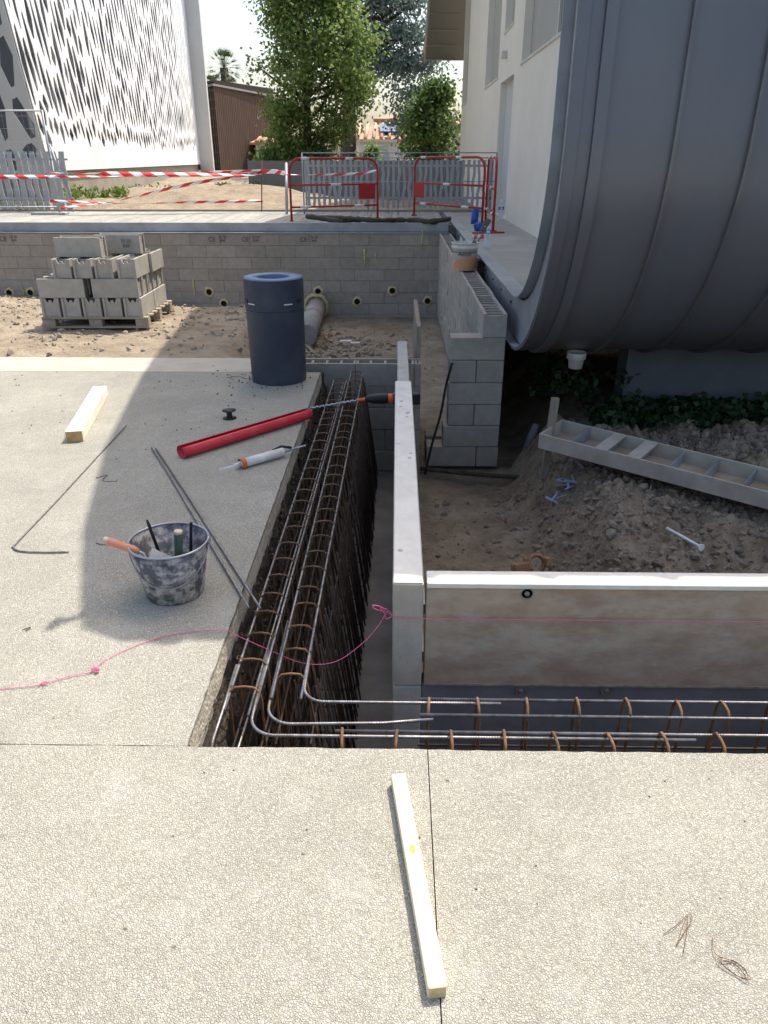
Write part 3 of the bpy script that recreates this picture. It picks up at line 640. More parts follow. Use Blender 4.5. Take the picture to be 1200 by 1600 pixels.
# concrete-and-steel shell behind the cladding, open on the terrace side
shell_out = [(9.0, .175), (6.75, .175)]+arc(1.575)+[(4.88, 3.6), (4.88, 5.7), (5.2, 6.15), (5.67, 6.5)]
b = MB(); inn = [(9.0, .52), (6.75, .52)]+arc(1.225)+[(5.24, 3.6), (5.24, 5.7), (5.3, 6.0), (5.67, 6.2)]
n = len(inn); vs = []
for xx in (1.045, 7.0): vs += [(xx, p[0], p[1]) for p in shell_out]+[(xx, p[0], p[1]) for p in inn]
fs = []
for i in range(n-1): fs += [(i, i+1, 2*n+i+1, 2*n+i), (n+i, 3*n+i, 3*n+i+1, n+i+1), (i, n+i, n+i+1, i+1), (2*n+i, 2*n+i+1, 3*n+i+1, 3*n+i)]
fs += [(0, 2*n, 3*n, n), (n-1, 2*n-1, 4*n-1, 3*n-1)]
b.add(vs, fs); o = b.build('shell', M_galv, bd, fixn=True)
o.data.polygons.foreach_set('use_smooth', [abs(p.normal.x) < .5 for p in o.data.polygons]); o.data.set_sharp_from_angle(angle=R(35))
# rim channel: inner and outer flanges running on as the terrace edge beam
rim_in = [(17.0, .56), (6.45, .56)]+arc(1.19)[1:]+[(5.27, 2.6), (5.24, 3.6), (5.24, 5.7)]
rim_out = [(14.0, .14), (6.45, .14)]+arc(1.60)[1:]+[(4.86, 3.6), (4.86, 5.7)]
extrude(rim_in, .975, 1.128, M_galv, 'top_flange', -.014)
extrude(rim_out, .978, 1.046, M_galv, 'bottom_flange', .012)
MB().box(1.046, 1.125, 6.7, 14.0, .158, .540).build('beam_web', M_galv, bd)
for y in lin(6.9, 13.2, 9): MB().lathe([(.0,.0),(.012,.0),(.012,.012),(.0,.012)], 6, Matrix.Translation((1.046, y, .42)) @ Matrix.Rotation(R(-90), 4, 'Y')).build('bolt', M_darkrebar, bd)
# roof over everything
roof = UP[2:]
ext = extrude(roof, .98, 7.6, M_zinc, 'roof', .22)
for k, yy in enumerate(lin(18.6, 31.3, 14)):
    zz = lerp(9.9, 5.0, (yy-18.3)/13.2)-.235
    MB().box(1.0, 2.02, yy-.03, yy+.03, zz-.05, zz+.0).build('soffit_rib', M_undercon, bd)
MB().add([(.94, 18.3, 10.15), (.94, 31.6, 5.2), (.94, 31.6, 4.72), (.94, 18.3, 9.5), (1.0, 18.3, 10.15), (1.0, 31.6, 5.2), (1.0, 31.6, 4.72), (1.0, 18.3, 9.5)], [(0,1,2,3), (7,6,5,4), (0,4,5,1), (1,5,6,2), (2,6,7,3), (3,7,4,0)]).build('eave_fascia', M_undercon, bd)
MB().cbox(.94, .979, 5.18, 5.24, 6.10, 6.18).tube([(.962, 5.20, 6.15), (.962, 5.255, 6.40)], .018, 8).tube([(.962, 5.265+.035*cos(i*pi/6), 6.44+.035*sin(i*pi/6)) for i in range(12)], .012, 6, closed=True).build('shadow_stub', M_galv, bd)  # unseen stub with ring, added to cast the notch in the shadow edge
# white wall with openings
def open_wall(x, th, y0, y1, z0, z1, ops, parent, m, nm):
    ys = sorted({y0, y1, *[v for o in ops for v in o[:2]], *[5.3+.1*i for i in range(14)], *[7+.7*i for i in range(28)], 18.3}); zs = sorted({z0, z1, *[v for o in ops for v in o[2:4]]})
    b = MB()
    ys = [v for v in ys if v <= y1]
    def hole(a, c, d, e): return any(o[0] <= a+1e-6 and o[1] >= c-1e-6 and o[2] <= d+1e-6 and o[3] >= e-1e-6 for o in ops)
    for a, c in zip(ys[:-1], ys[1:]):
        for d, e in zip(zs[:-1], zs[1:]):
            if not hole(a, c, d, e):
                b.add([(x, a, d), (x, c, d), (x, c, e), (x, a, e)], [(0, 3, 2, 1)])
    for o in ops:
        a, c, d, e = o[:4]
        b.add([(x, a, d), (x, c, d), (x, c, e), (x, a, e), (x+th, a, d), (x+th, c, d), (x+th, c, e), (x+th, a, e)], [(0,1,5,4), (1,2,6,5), (2,3,7,6), (3,0,4,7)])
    def roofz(y):
        for (a, c), (d, e) in zip(UP[:-1], UP[1:]):
            if a <= y <= d: return c+(e-c)*(y-a)/(d-a)-.24
        return 9.6
    def lowz(y): return .40 if y > 6.45 else CZ-sqrt(max(0, 1.21**2-(CY-y)**2)) if y > 5.24 else 1.75
    b.v = [(v[0], v[1], max(min(v[2], roofz(v[1])), lowz(v[1]) if v[1] < 6.5 else -99)) for v in b.v]
    b.build(nm, m, parent)
OPS = [(10.9, 14.2, 3.02, 9.2), (15.45, 16.7, 3.76, 9.2), (17.4, 19.9, 3.08, 9.2), (24.9, 26.79, 3.1, 9.2), (15.0, 16.85, .557, 2.93)]
open_wall(2.03, .14, 5.3, 26.8, .40, 9.85, OPS, bd, M_render, 'white_wall')
MB().box(2.17, 7, 5.29, 5.4, 1.8, 5.9).build('inner_wall', M_render, bd)
MB().add([(2.03, 26.8, .4), (7, 26.8, .4), (7, 26.8, 9), (2.03, 26.8, 9)], [(0,1,2,3)]).build('end_wall', M_render, bd)
for k, o in enumerate(OPS[:4]):
    w = MB().box(2.165, 2.175, o[0], o[1], o[2], o[3]).build('window', M_blind, bd)
    MB().cbox(2.012, 2.16, o[0]-.03, o[1]+.03, o[2]-.045, o[2]-.002, .004).build('sill', M_frame, w)
    if k == 0:
        MB().box(2.10, 2.16, 11.55, 11.62, o[2], o[3]).build('frame', M_frame, w); MB().box(2.13, 2.15, 10.9, 11.55, o[2], o[3]).build('pane', M_glass, w)
    else: MB().box(2.12, 2.16, o[0]+.001, o[0]+.05, o[2], o[3]).build('frame', M_blind, w)
dr = MB().box(2.150, 2.168, 15.0, 16.85, .56, 2.93).build('door', mat('pale_grey_door', (.60,.60,.58), (.56,.56,.54), scale=1, bump=.03), bd)
MB().cbox(1.93, 2.03, 16.1, 16.3, 3.28, 3.40, .01).build('wall_lamp', M_frame, bd)
MB().lathe([(.078, .0), (.078, .05), (.064, .055), (.055, .13), (.0, .13)], 24, Matrix.Translation((1.48, 6.05, .165)) @ Matrix.Rotation(R(180), 4, 'X')).build('drain_outlet', M_pail, bd)
MB().box(2.08, 7, 6.62, 6.9, -1.2, .13).build('foundation_wall', mat('slate_grey_concrete', (.17,.175,.19), (.13,.135,.145), scale=1.5, bump=.3, bscale=60, stain=(.10,.10,.11), sscale=1.2, samt=.5), bd)  # slate grey with darker random patches
MB().box(.96, 7, 9.2, 9.4, -1.2, .5).build('crawl_space_light_stop', M_earth, bd)  # back of the void, added to keep light out
MB().box(.948, 2.2, 9.41, 17.04, -1.2, .12).build('terrace_fill', M_earth, bd)

# ================================================================== PERFORATED WHITE BUILDING
pb = thing('perforated_building', (0,0,0), 'white building behind a screen of long slanted perforations', 'building')
SH = Vector((.04, -1, 0))*.26
def screen(A, B, z0, z1, cw, ch, zlow, fill, name, m, seed, lean=0, side=.6, s0=0, s1=0):
    rnd = random.Random(seed); A = Vector(A); B = Vector(B); L = (B-A).length; d = (B-A)/L; nx = int(L/cw); cw = L/nx
    b = MB(); nrm = Vector((d.y, -d.x, 0))
    def P(u, z): 
        q = A+d*u+SH*(lerp(s0, s1, u/L)*(z-z0)); return (q.x, q.y, z)
    vs = []; fs = []
    for i in range(nx):
        u0 = i*cw; u1 = u0+cw; off = rnd.random()*ch
        zz = zlow-off*.35; last = z0
        b.add([P(u0, z0), P(u1, z0), P(u1, zz), P(u0, zz)], [(0,1,2,3)])
        while zz < z1:
            h = ch*(rnd.uniform(.35, .7) if zz < zlow+.2 else rnd.uniform(.5, 1.9)); zt = min(zz+h, z1)
            h = zt-zz
            if h < .25 or (side and (i > nx-3 or rnd.random() < .03)): b.add([P(u0, zz), P(u1, zz), P(u1, zt), P(u0, zt)], [(0,1,2,3)]); zz = zt; continue
            g = cw*rnd.uniform(*fill)/2; cu = (u0+u1)/2+rnd.uniform(-.5, .5)*(cw/2-g)*.9; sl = rnd.uniform(-.9, .35)*min(cw*.30, h*.1)
            zb = zz+h*rnd.uniform(.03, .10); ze = zt-h*rnd.uniform(.03, .10); zm = lerp(zb, ze, rnd.uniform(.3, .7)); zm2 = lerp(zb, ze, rnd.uniform(.3, .7))
            def cl(u): return max(u0+.004, min(u1-.004, u))
            inner = [P(cl(cu-g*.3-sl), zb), P(cl(cu+g*.3-sl), zb+h*.04), P(cl(cu+g), zm), P(cl(cu+g*.35+sl), ze), P(cl(cu-g*.3+sl), ze-h*.05), P(cl(cu-g), zm2)]
            out = [P(u0, zz), P(u1, zz), P(u1, zm), P(u1, zt), P(u0, zt), P(u0, zm2)]
            k = len(b.v)
            b.add(out+inner, [(j, (j+1) % 6, 6+(j+1) % 6, 6+j) for j in range(6)])
            zz = zt
    o = b.build(name, m, pb)
    md = o.modifiers.new('thickness', 'SOLIDIFY'); md.thickness = .015; md.offset = -1
    return o
FA = (PY(80, 272, 20.2).x, 20.2, 0); FB = (PY(313, 255, 42.5).x, 42.5, 0); FE = PY(333, 255, 42.5).x
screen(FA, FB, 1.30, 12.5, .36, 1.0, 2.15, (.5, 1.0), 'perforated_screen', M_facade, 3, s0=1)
screen((-16.5, 18.6, 0), (FA[0]-.02, 20.15, 0), 1.25, 12.5, .52, 1.1, 1.5, (.55, .9), 'perforated_screen', M_facadeshade, 9, side=0, s1=1)
MB().box(FB[0]-.01, FE, 42.52, 42.75, .8, 13).build('end_panel', M_facadeshade, pb)
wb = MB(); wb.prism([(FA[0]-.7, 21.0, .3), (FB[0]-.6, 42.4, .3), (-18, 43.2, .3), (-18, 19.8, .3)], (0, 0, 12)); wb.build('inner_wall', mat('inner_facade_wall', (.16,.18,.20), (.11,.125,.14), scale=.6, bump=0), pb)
pl = MB(); pl.prism([(FA[0]-.12, 20.45, .2), (FB[0]-.12, 42.4, .2), (-17, 43, .2), (-17, 19.2, .2)], (0, 0, 1.08)); pl.build('plinth', M_plinth, pb)

# brown slatted shed
bb = thing('slatted_building', (0,0,0), 'brown timber slatted block behind the white perforated building', 'building')
c0 = PY(345, 263, 47); c1 = PY(394, 262, 47); c2 = PY(326, 262, 49)
zt = PY(350, 134, 47).z; zt2 = PY(385, 152, 53).z
A = Vector((c0.x, 47, 0)); B = Vector((c1.x+.55, 53, 0)); C = Vector((c2.x-.9, 50, 0))
core = MB(); core.prism([(A.x, A.y+.1, .6), (B.x, B.y, .6), (C.x, 56, .6), (C.x, C.y, .6)], (0, 0, 4.9)); core.build('dark_core', mat('shed_core', (.05,.035,.03)), bb)
sl = MB(); N = 34
for i in range(N):
    p = A.lerp(B, i/N); q = A.lerp(B, (i+.62)/N); sl.box(0, .001, 0, .001, 0, .001)
    zt_ = lerp(zt, zt2, i/N)
    sl.prism([(p.x, p.y-.05, .8), (q.x, q.y-.05, .8), (q.x, q.y+.05, .8), (p.x, p.y+.05, .8)], (0, 0, zt_-.8))
sl.build('slat_cladding', M_brown, bb, kind='stuff')
sl = MB()
for i in range(12):
    p = C.lerp(A, i/12); q = C.lerp(A, (i+.55)/12); sl.prism([(p.x, p.y-.05, .8), (q.x, q.y-.05, .8), (q.x, q.y, .8), (p.x, p.y, .8)], (0, 0, zt-.9))
sl.build('slat_cladding', M_brown, bb, kind='stuff')
for zz in lin(1.4, 5.4, 9): MB().prism([(C.x, C.y-.07, zz), (A.x, A.y-.07, zz), (A.x, A.y-.03, zz), (C.x, C.y-.03, zz)], (0, 0, .06)).build('batten', M_brown, bb)
rb = MB(); rb.prism([(A.x, A.y-.15, zt), (B.x+.1, B.y-.1, zt2), (B.x, 56, zt2), (C.x, 56, zt), (C.x, C.y-.15, zt)], (0, 0, .1)); rb.build('roof_edge', M_undercon, bb)

# ================================================================== FENCES, BARRIERS, TAPE ON THE DECK
sf = thing('slatted_fence', (0,0,0), 'fence of wavy silver grey upright slats behind the red barriers', 'fence')
def slat_mesh(w, h, seed, slope=0):
    rnd = random.Random(seed); b = MB(); n = 7; vs = []
    for i in range(n+1):
        z = h*i/n; o = .018*rnd.uniform(-1, 1); ww = w*rnd.uniform(.75, 1.15)/2
        vs += [(o-ww, 0, z), (o+ww, 0, z), (o+ww, .022, z), (o-ww, .022, z)]
    fs = [(i*4+k, i*4+(k+1) % 4, i*4+4+(k+1) % 4, i*4+4+k) for i in range(n) for k in range(4)]+[(0,3,2,1), (n*4, n*4+1, n*4+2, n*4+3)]
    b.add(vs, fs); return mesh_of(b, 'slat', M_slat)
SL = [slat_mesh(.062, .93, k) for k in range(7)]
x = -1.90; k = 0
while x < 2.0:
    if not (.00 < x-(-.62) < .12): inst(SL[k % 7], 'slat', sf, (x, 17.25, .63)); 
    x += .1135; k += 1
for z in (.80, 1.43): MB().box(-1.95, 2.02, 17.275, 17.31, z, z+.04).build('rail', M_slat, sf)
for xx in (-1.96, -.62, -.50, 2.0): MB().cbox(xx-.02, xx+.02, 17.275, 17.33, .5, 1.62, .003).build('post', M_galv, sf)
gr = thing('mesh_guardrail', (0,0,0), 'thin grey wire guard rail standing just in front of the slatted fence', 'guard rail')
for z in (1.69, 1.60, 1.17, .64): MB().tube([(-1.90, 16.3, z), (1.97, 16.3, z)], .011 if z > 1.5 else .008, 6).build('rail', M_galv, gr)
for xx in (-1.90, -.60, -.18, .02, 1.97): MB().tube([(xx, 16.3, .56), (xx, 16.3, 1.69)], .014 if xx in (-1.90, 1.97) else .008, 6).build('post', M_galv, gr)

def barrier(p0, p1, label, plac=1, h=1.04):
    p0 = Vector(p0); p1 = Vector(p1); d = p1-p0; L = d.length; rz = atan2(d.y, d.x)
    t = thing('safety_barrier', p0, label, 'barrier', 'red safety barriers on the deck', rz=rz)
    r = .21; a = [(0, 0, .01)]+[(0, 0, h-r)]+[(r-r*cos(R(q)), 0, h-r+r*sin(R(q))) for q in range(15, 90, 15)]+[(r, 0, h)]
    c = [(L-x, y, z) for x, y, z in a][::-1]
    MB().tube(a+c, .021, 10).build('frame', M_bred, t)
    for z in (.60, .235): MB().tube([(.02, 0, z), (L-.02, 0, z)], .017, 8).build('rail', M_bred, t)
    for z, xs in ((h, (.22, .62*L)), (.60, (.45*L,)), (.235, (.10*L, .72*L))):
        for xx in xs: MB().tube([(xx, 0, z), (xx+.2 if z != h else xx+.16, 0, z)], .0235, 10).build('reflector_sleeve', M_white, t)
    if plac:
        xx = L-.40 if plac == 1 else .02
        MB().cbox(xx, xx+.34, -.030, -.022, .345, .61, .003).build('placard', M_bred, t)
    for xx in (0, L): MB().cbox(xx-.018, xx+.018, -.06, .06, 0, .022, .004).build('foot', M_bred, t)
    return t
barrier(PZ(456, 346, .56), PZ(590, 341, .56), 'left red and white tubular barrier with a placard at its right end', 1, 1.03)
barrier(PZ(647, 337, .56), PZ(753, 348, .56), 'middle red and white tubular barrier with a placard at its left end', 2, 1.05)
barrier(PZ(757, 348, .56)+Vector((.02, .05, 0)), PZ(770, 362, .56), 'right red barrier seen end-on beside the white wall', 0, 1.04)

# left temporary fence panel and slat fence behind it
hf = thing('temporary_fence', (0,0,0), 'galvanised temporary fence panel at the left end of the deck', 'fence')
hx = PZ(76, 338, .56).x; hy = 16.1; hz = PY(76, 172, hy).z
MB().tube([(hx, hy, .5), (hx, hy, hz)], .022, 8).build('post', M_galv, hf)
MB().tube([(hx-3.4, hy, .5), (hx-3.4, hy, hz)], .022, 8).build('post', M_galv, hf)
for z in (hz-.01, .70): MB().tube([(hx-3.4, hy, z), (hx, hy, z)], .016, 6).build('rail', M_galv, hf)
w = MB()
for i in range(34): w.tube([(hx-3.3+i*.1, hy, .7), (hx-3.3+i*.1, hy, hz)], .0022, 3, cap=False)
for z in lin(.8, hz-.1, 7): w.tube([(hx-3.4, hy, z), (hx, hy, z)], .0025, 3, cap=False)
w.build('wire_mesh', M_galv, hf, kind='stuff')
MB().cbox(hx-.55, hx+.15, hy-.12, hy+.12, .56, .60, .01).build('foot_block', M_undercon, hf)
f2 = thing('slatted_fence', (0,0,0), 'grey wavy slat fence behind the temporary fence at the far left', 'fence')
S2 = [slat_mesh(.115, 1.12, 40+k) for k in range(5)]
for i in range(16): inst(S2[i % 5], 'slat', f2, (hx-.10-i*.165, 16.9+i*.02, .60))
for z in (.8, 1.55): MB().box(hx-2.7, hx, 16.93, 16.96, z, z+.04).build('rail', M_slat, f2)
lp = MB(); lp.tube([(hx-.02, 16.85, .55), (hx-.28, 16.85, 1.85)], .02, 6); lp.build('leaning_post', M_slat, f2)

def tape(pts, label, w=.075, twist=0, per=.42, seed=0):
    w *= .85
    pts = bez(pts, 14); b = MB(); n = len(pts); vs = []; u = []; acc = 0
    rnd = random.Random(seed); ph = rnd.random()*6
    for i, p in enumerate(pts):
        if i: acc += (p-pts[i-1]).length
        a = twist*acc+ph*(.2 if twist else 0); dv = Vector((0, sin(a), cos(a)))*w/2
        vs += [p-dv, p+dv]; u.append(acc/per)
    b.add(vs, [(2*i, 2*i+2, 2*i+3, 2*i+1) for i in range(n-1)], True)
    o = b.build('barrier_tape', M_tape, label=label, cat='barrier tape', group='red and white barrier tapes strung left of the barriers')
    uv = o.data.uv_layers.new(name='UVMap'); k = 0
    for p in o.data.polygons:
        for li in p.loop_indices:
            vi = o.data.loops[li].vertex_index; uv.data[li].uv = (u[vi//2], vi % 2)
    m = o.modifiers.new('s', 'SOLIDIFY'); m.thickness = .0006
    return o
Y0 = 16.0
tape([PY(-30, 277, Y0), PY(75, 276, Y0), PY(240, 275, Y0+.3), PY(409, 268, 17), PY(447, 271, 16.6)], 'upper barrier tape running the whole way from the left fence to the barrier', .10, .5, .40, 1)
tape([PY(77, 270, Y0), PY(180, 271, Y0+.3), PY(409, 268, 17)], 'thin twisted barrier tape just above the main upper one', .06, 1.5, .5, 2)
tape([PY(160, 272, 16.2), PY(280, 273, 16.4), PY(409, 273, 17)], 'wide sagging barrier tape doubled over the upper one', .12, .3, .44, 3)
tape([PY(78, 314, Y0), PY(200, 318, Y0+.2), PY(300, 316, Y0+.5), PY(411, 314, 17)], 'lowest horizontal barrier tape near the dirt', .065, .8, .42, 4)
tape([PY(95, 325, Y0), PY(180, 314, Y0+.2), PY(300, 287, Y0+.5), PY(409, 271, 17)], 'slanting barrier tape climbing from the lower left', .075, .9, .42, 5)
tape([PY(447, 273, 16.4), PY(500, 273, 15.8), PY(560, 271, 15.5), PY(591, 266, 15.35)], 'barrier tape stretched across behind the left red barrier', .055, 1.3, .45, 6)
MB().tube([PZ(409, 331, .56), PY(409, 250, 17)], .012, 6).build('marker_stake', M_rust, label='thin rusty stake holding the ends of the barrier tapes', cat='stake')
MB().tube([PZ(448, 335, .56), PY(447, 255, 16.6)], .028, 8).build('metal_post', M_galv, label='short galvanised post left of the left red barrier', cat='post')
# dark branch on the deck
pts = [PZ(480, 338, .60), PZ(505, 341, .60), PZ(530, 345, .60), PZ(560, 343, .61), PZ(600, 345, .60), PZ(640, 344, .60), PZ(675, 346, .60), PZ(702, 342, .60)]
bp = bez(pts, 7); MB().tube(bp, [.045+.03*nz(i*.6, 2) for i in range(len(bp))], 9).build('branch', M_sack, label='long dark knobbly branch lying along the deck edge before the barriers', cat='branch')
bp = bez([PZ(500, 339, .60), PZ(540, 340, .66), PZ(590, 344, .65), PZ(625, 342, .61)], 7); MB().tube(bp, [.03+.018*nz(i*.8, 7) for i in range(len(bp))], 8).build('branch', M_sack, label='thinner dark branch lying over the long one on the deck', cat='branch')

# ================================================================== THINGS ON THE TERRACE AND WALL
def bottle(p, label, h=.30, r=.042):
    t = thing('water_bottle', p, label, 'bottle', 'water bottles on the terrace')
    MB().lathe([(.001,.0),(r*.9,.0),(r,.01),(r,.07),(r*.95,.08),(r,.09),(r,h*.60),(r*.93,h*.66),(r*.55,h*.84),(r*.34,h*.90),(r*.34,h*.94)], 24).build('body', M_bottle, t)
    MB().lathe([(r*1.015,h*.50),(r*1.015,h*.64)], 24).build('label_band', M_bluetape, t)
    MB().lathe([(r*.40,h*.93),(r*.40,h*1.0),(.001,h*1.0)], 16).build('cap', M_white, t)
    MB().cbox(-.022, .022, -r*1.02-.002, -r*.98, h*.53, h*.61, .001).build('label_spot', M_white, t)
bottle(PZ(761, 386, .575), 'clear water bottle with a blue band near the terrace edge', .33, .044)
bottle(PZ(782, 343, .57), 'clear water bottle with a blue band standing in the doorway corner', .34, .05)
def roll(p0, p1, r, label):
    t = MB().lathe([(r*.6, 0), (r, 0), (r, (Vector(p1)-Vector(p0)).length), (r*.6, (Vector(p1)-Vector(p0)).length), (r*.6, 0)], 20, Matrix.Translation(p0) @ (Vector(p1)-Vector(p0)).to_track_quat('Z', 'Y').to_matrix().to_4x4())
    return t.build('blue_pipe_sleeve', M_blue, label=label, cat='pipe sleeve', group='blue plastic sleeves on the terrace')
p = PZ(741, 352, .56); roll(p+Vector((0,0,.02)), p+Vector((.01, .0, .26)), .062, 'upright blue plastic sleeve on the terrace')
p = PZ(744, 361, .56); roll(p+Vector((-.02,0,.062)), p+Vector((.12, .03, .062)), .062, 'blue plastic sleeve lying on its side below the upright one')
a = PZ(738, 364, .575); b_ = PZ(788, 363, .575); MB().tube([a, b_], .013, 8).build('red_rod', M_bred, label='dark red rod lying across the terrace edge', cat='rod')
p = PZ(737, 370, .60); q = PZ(760, 370, .60)
t = thing('sealant_cartridge', p, 'orange and white sealant cartridge lying on the steel terrace edge', 'cartridge', rz=atan2(q.y-p.y, q.x-p.x))
Lc = (q-p).length; MX = Matrix.Rotation(R(90), 4, 'Y')
MB().lathe([(.001, 0), (.025, 0), (.025, Lc)], 16, MX, cap1=True).build('tube', M_pail, t)
for x0, x1 in ((.03, .07), (.12, .24)): MB().lathe([(.0262, x0), (.0262, x1)], 16, MX).build('print_band', M_orange, t)
# pail on the wall
pp = Vector((.80, PX(712, 424, .80).y-.0, .41)); pp = PZ(712, 421, .41); pp.x = .795
pl = thing('plastic_pail', pp, 'white plastic pail with a peach printed band standing on the open-topped block wall', 'bucket')
MB().lathe([(.001,.0),(.128,.0),(.132,.01),(.150,.235),(.157,.238),(.157,.262),(.151,.264),(.153,.29),(.160,.292),(.160,.305),(.146,.305),(.140,.24),(.125,.02),(.001,.02)], 36).build('pail_body', M_pail, pl)
rr = MB(); n = 20; vs = []
for i in range(n+1):
    a = R(-165)+R(150)*i/n; f = i/n; top = .03+.125*sin(pi*min(1, f*.62+.06))**.7
    for z in (.012, top): r = lerp(.1325, .150, z/.235)+.0012; vs.append((r*cos(a), r*sin(a), z))
rr.add(vs, [(2*i, 2*i+2, 2*i+3, 2*i+1) for i in range(n)], True); rr.build('printed_band', M_peach, pl)
text_mesh('Axton', .062, M_ink, 'printed_word', pl, (-.01, -.1475, .185), (R(90-5), 0, 0), .0008)
MB().tube([(.155*cos(R(a)), .155*sin(R(a))-.002, .205-.012*sin(R((a+180)))*0) for a in range(-178, -1, 8)], .003, 5).build('handle', M_darkrebar, pl)
M_level = plain('level_grey', (.14,.14,.14), .4, .4)
lv = thing('spirit_level', pp+Vector((.07, .03, .22)), 'short grey spirit level leaning out of the white pail', 'level', rot=(R(-14), R(33), 0))
MB().cbox(-.03, .03, -.011, .011, 0, .11, .003).build('body_end', M_level, lv); MB().cbox(-.03, .03, -.011, .011, .24, .40, .003).build('body_end', M_level, lv)
for xx in (-.03, .021): MB().cbox(xx, xx+.009, -.011, .011, .11, .24, .002).build('body_rail', M_level, lv)
MB().tube([(-.012, -.012, .30), (.012, -.012, .30)], .008, 8).build('vial', plain('yellow_vial', (.6,.45,.1), .3), lv)
tr = thing('putty_knife', pp+Vector((-.04, 0, .27)), 'cement-covered putty knife sticking up in the white pail', 'tool', rot=(R(8), R(-8), 0))
MB().prism([(-.035, 0, 0), (.035, 0, 0), (.008, 0, .085), (-.004, 0, .11), (-.012, 0, .06)], (0, .006, 0)).build('blade', M_pail, tr)

# ================================================================== FORMWORK
FZ, FY = .22, 2.285
def form(name, loc, label, parts, rz=0): 
    t = thing(name, loc, label, 'formwork panel', rz=rz)
    return t
f1 = form('formwork_wall', (0,0,0), 'long grey formwork panel standing along the trench beside the rebar cages', 0)
MB().cbox(-.006, .106, FY, 4.96, -.24, FZ, .006).build('upper_panel', M_panelbeige, f1)
MB().cbox(-.004, .107, FY+.004, 4.955, -1.0, -.244, .006).build('lower_panel', M_steelpanel, f1)
MB().box(-.002, .102, FY+.004, 4.95, FZ-.001, FZ+.003).build('top_strip', M_paletop, f1)
for z in (.02, -.2, -.6): MB().box(.1065, .118, FY+.1, 4.9, z, z+.05).build('rib', M_galv, f1)
f2_ = form('formwork_wall', (0,0,0), 'further, lower length of formwork beyond the drill', 0)
MB().cbox(.012, .104, 5.02, 6.95, -1.0, .05, .005).build('panel', M_steelpanel, f2_)
f3 = form('formwork_wall', (0,0,0), 'brown plywood formwork panel with a bright pale top edge facing the front trench', 0)
MB().cbox(.118, 3.6, FY-.002, 2.375, FZ-.018, FZ+.004, .003).build('top_rail', M_paletop, f3)
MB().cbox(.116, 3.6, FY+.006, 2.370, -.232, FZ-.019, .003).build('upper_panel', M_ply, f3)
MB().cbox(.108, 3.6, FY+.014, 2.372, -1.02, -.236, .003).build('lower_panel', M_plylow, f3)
MB().box(.117, 3.6, FY+.001, FY+.02, -.236, -.228).build('joint_strip', M_oldwood, f3)
for (px, py) in ((824, 929), (814, 1081), (948, 1081)):
    p = PY(px, py, FY)
    MB().lathe([(.0, .006), (.008, .006), (.010, .0), (.019, .0), (.021, .004), (.023, -.006)], 16, Matrix.Translation((p.x, FY+.006, p.z)) @ Matrix.Rotation(R(90), 4, 'X')).build('tie_cone', M_footing, f3)
f4 = tag(MB().cbox(-.02, .018, 0, 1.35, -.8, .62, .004).build('upright_board', M_oldwood), 'tall brown board on edge beyond the far end of the formwork', 'board'); 
f4.location = (.20, 6.55, -.35); f4.rotation_euler = (0, R(0), R(0))

rnd = random.Random(77)
for k in range(26):
    x_ = rnd.uniform(.16, 2.4); h_ = rnd.uniform(.012, .06); b = MB()
    b.tube([(x_, FY+.004, FZ-.02), (x_+rnd.uniform(-.004, .004), FY+.003, FZ-.02-h_*.6), (x_, FY+.005, FZ-.02-h_)], [rnd.uniform(.002, .006), rnd.uniform(.002, .004), .0015], 5)
    if k < 0: b.build('cement_drip', M_mortarpale, f3)
for k in range(9):
    y_ = rnd.uniform(FY+.05, 4.8); MB().lathe([(.0, .004), (.004, .003), (rnd.uniform(.006, .014), .0)], 7, Matrix.Translation((rnd.uniform(.01, .09), y_, FZ+.003)) @ Matrix.Diagonal((1, rnd.uniform(.8, 2), 1, 1))).build('cement_crumb', M_mortarpale, f1)
# panel lying on the mound
a = Vector((1.065, 5.15, -.225)); L = 2.9; ang = atan2(4.19-5.15, 2.292-1.067)
lp = thing('formwork_panel', a, 'pale ribbed formwork panel lying open side up across the dirt mound', 'formwork panel', rot=(R(3), R(1.0), ang))
MB().cbox(0, L, 0, .014, -.115, 0, .002).build('side_rail', M_panelbeige, lp); MB().cbox(0, L, .34, .354, -.115, 0, .002).build('side_rail', M_panelbeige, lp)
MB().cbox(-.014, -.0, .0, .354, -.115, .0, .002).build('end_rail', M_panelbeige, lp)
MB().box(0, L, .015, .339, -.114, -.100).build('plywood_face', M_ply, lp)
for i in range(12):
    x = .22+i*.235; MB().cbox(x, x+.012, .0145, .3395, -.0995, -.004-.012*(i % 2), .002).build('cross_rib', M_galv, lp)
for i in (1, 2, 6): MB().cbox(.22+i*.235-.04, .22+i*.235+.05, .0145, .3395, -.014, -.001, .002).build('cross_strip', M_panelbeige, lp)
p = PY(856, 745, 5.35)
st = MB().cbox(-.028, .028, -.018, .018, 0, .64, .003).build('wooden_stake', M_oldwood, label='weathered wooden stake standing behind the end of the ribbed panel', cat='stake')
st.location = PY(850, 745, 5.32); st.rotation_euler = (R(2), R(1.5), .2)

# clamp behind the front panel
cp = PY(838, 880, 2.50)
cl = thing('scaffold_clamp', cp, 'small rusty scaffold clamp hooked behind the pale formwork edge', 'clamp', rot=(R(-25), 0, R(15)))
MB().tube([(.032*cos(t*pi/9), 0, .032*sin(t*pi/9)) for t in range(18)], .009, 8, closed=True).build('ring', M_rust, cl)
MB().cbox(-.10, -.03, -.018, .018, -.03, .012, .006).build('arm', M_rust, cl); MB().cbox(.03, .055, -.02, .02, -.02, .02, .005).build('lug', M_rust, cl)
MB().tube([(-.045, 0, .0), (-.045, 0, .035)], .009, 6).build('bolt', M_rust, cl)
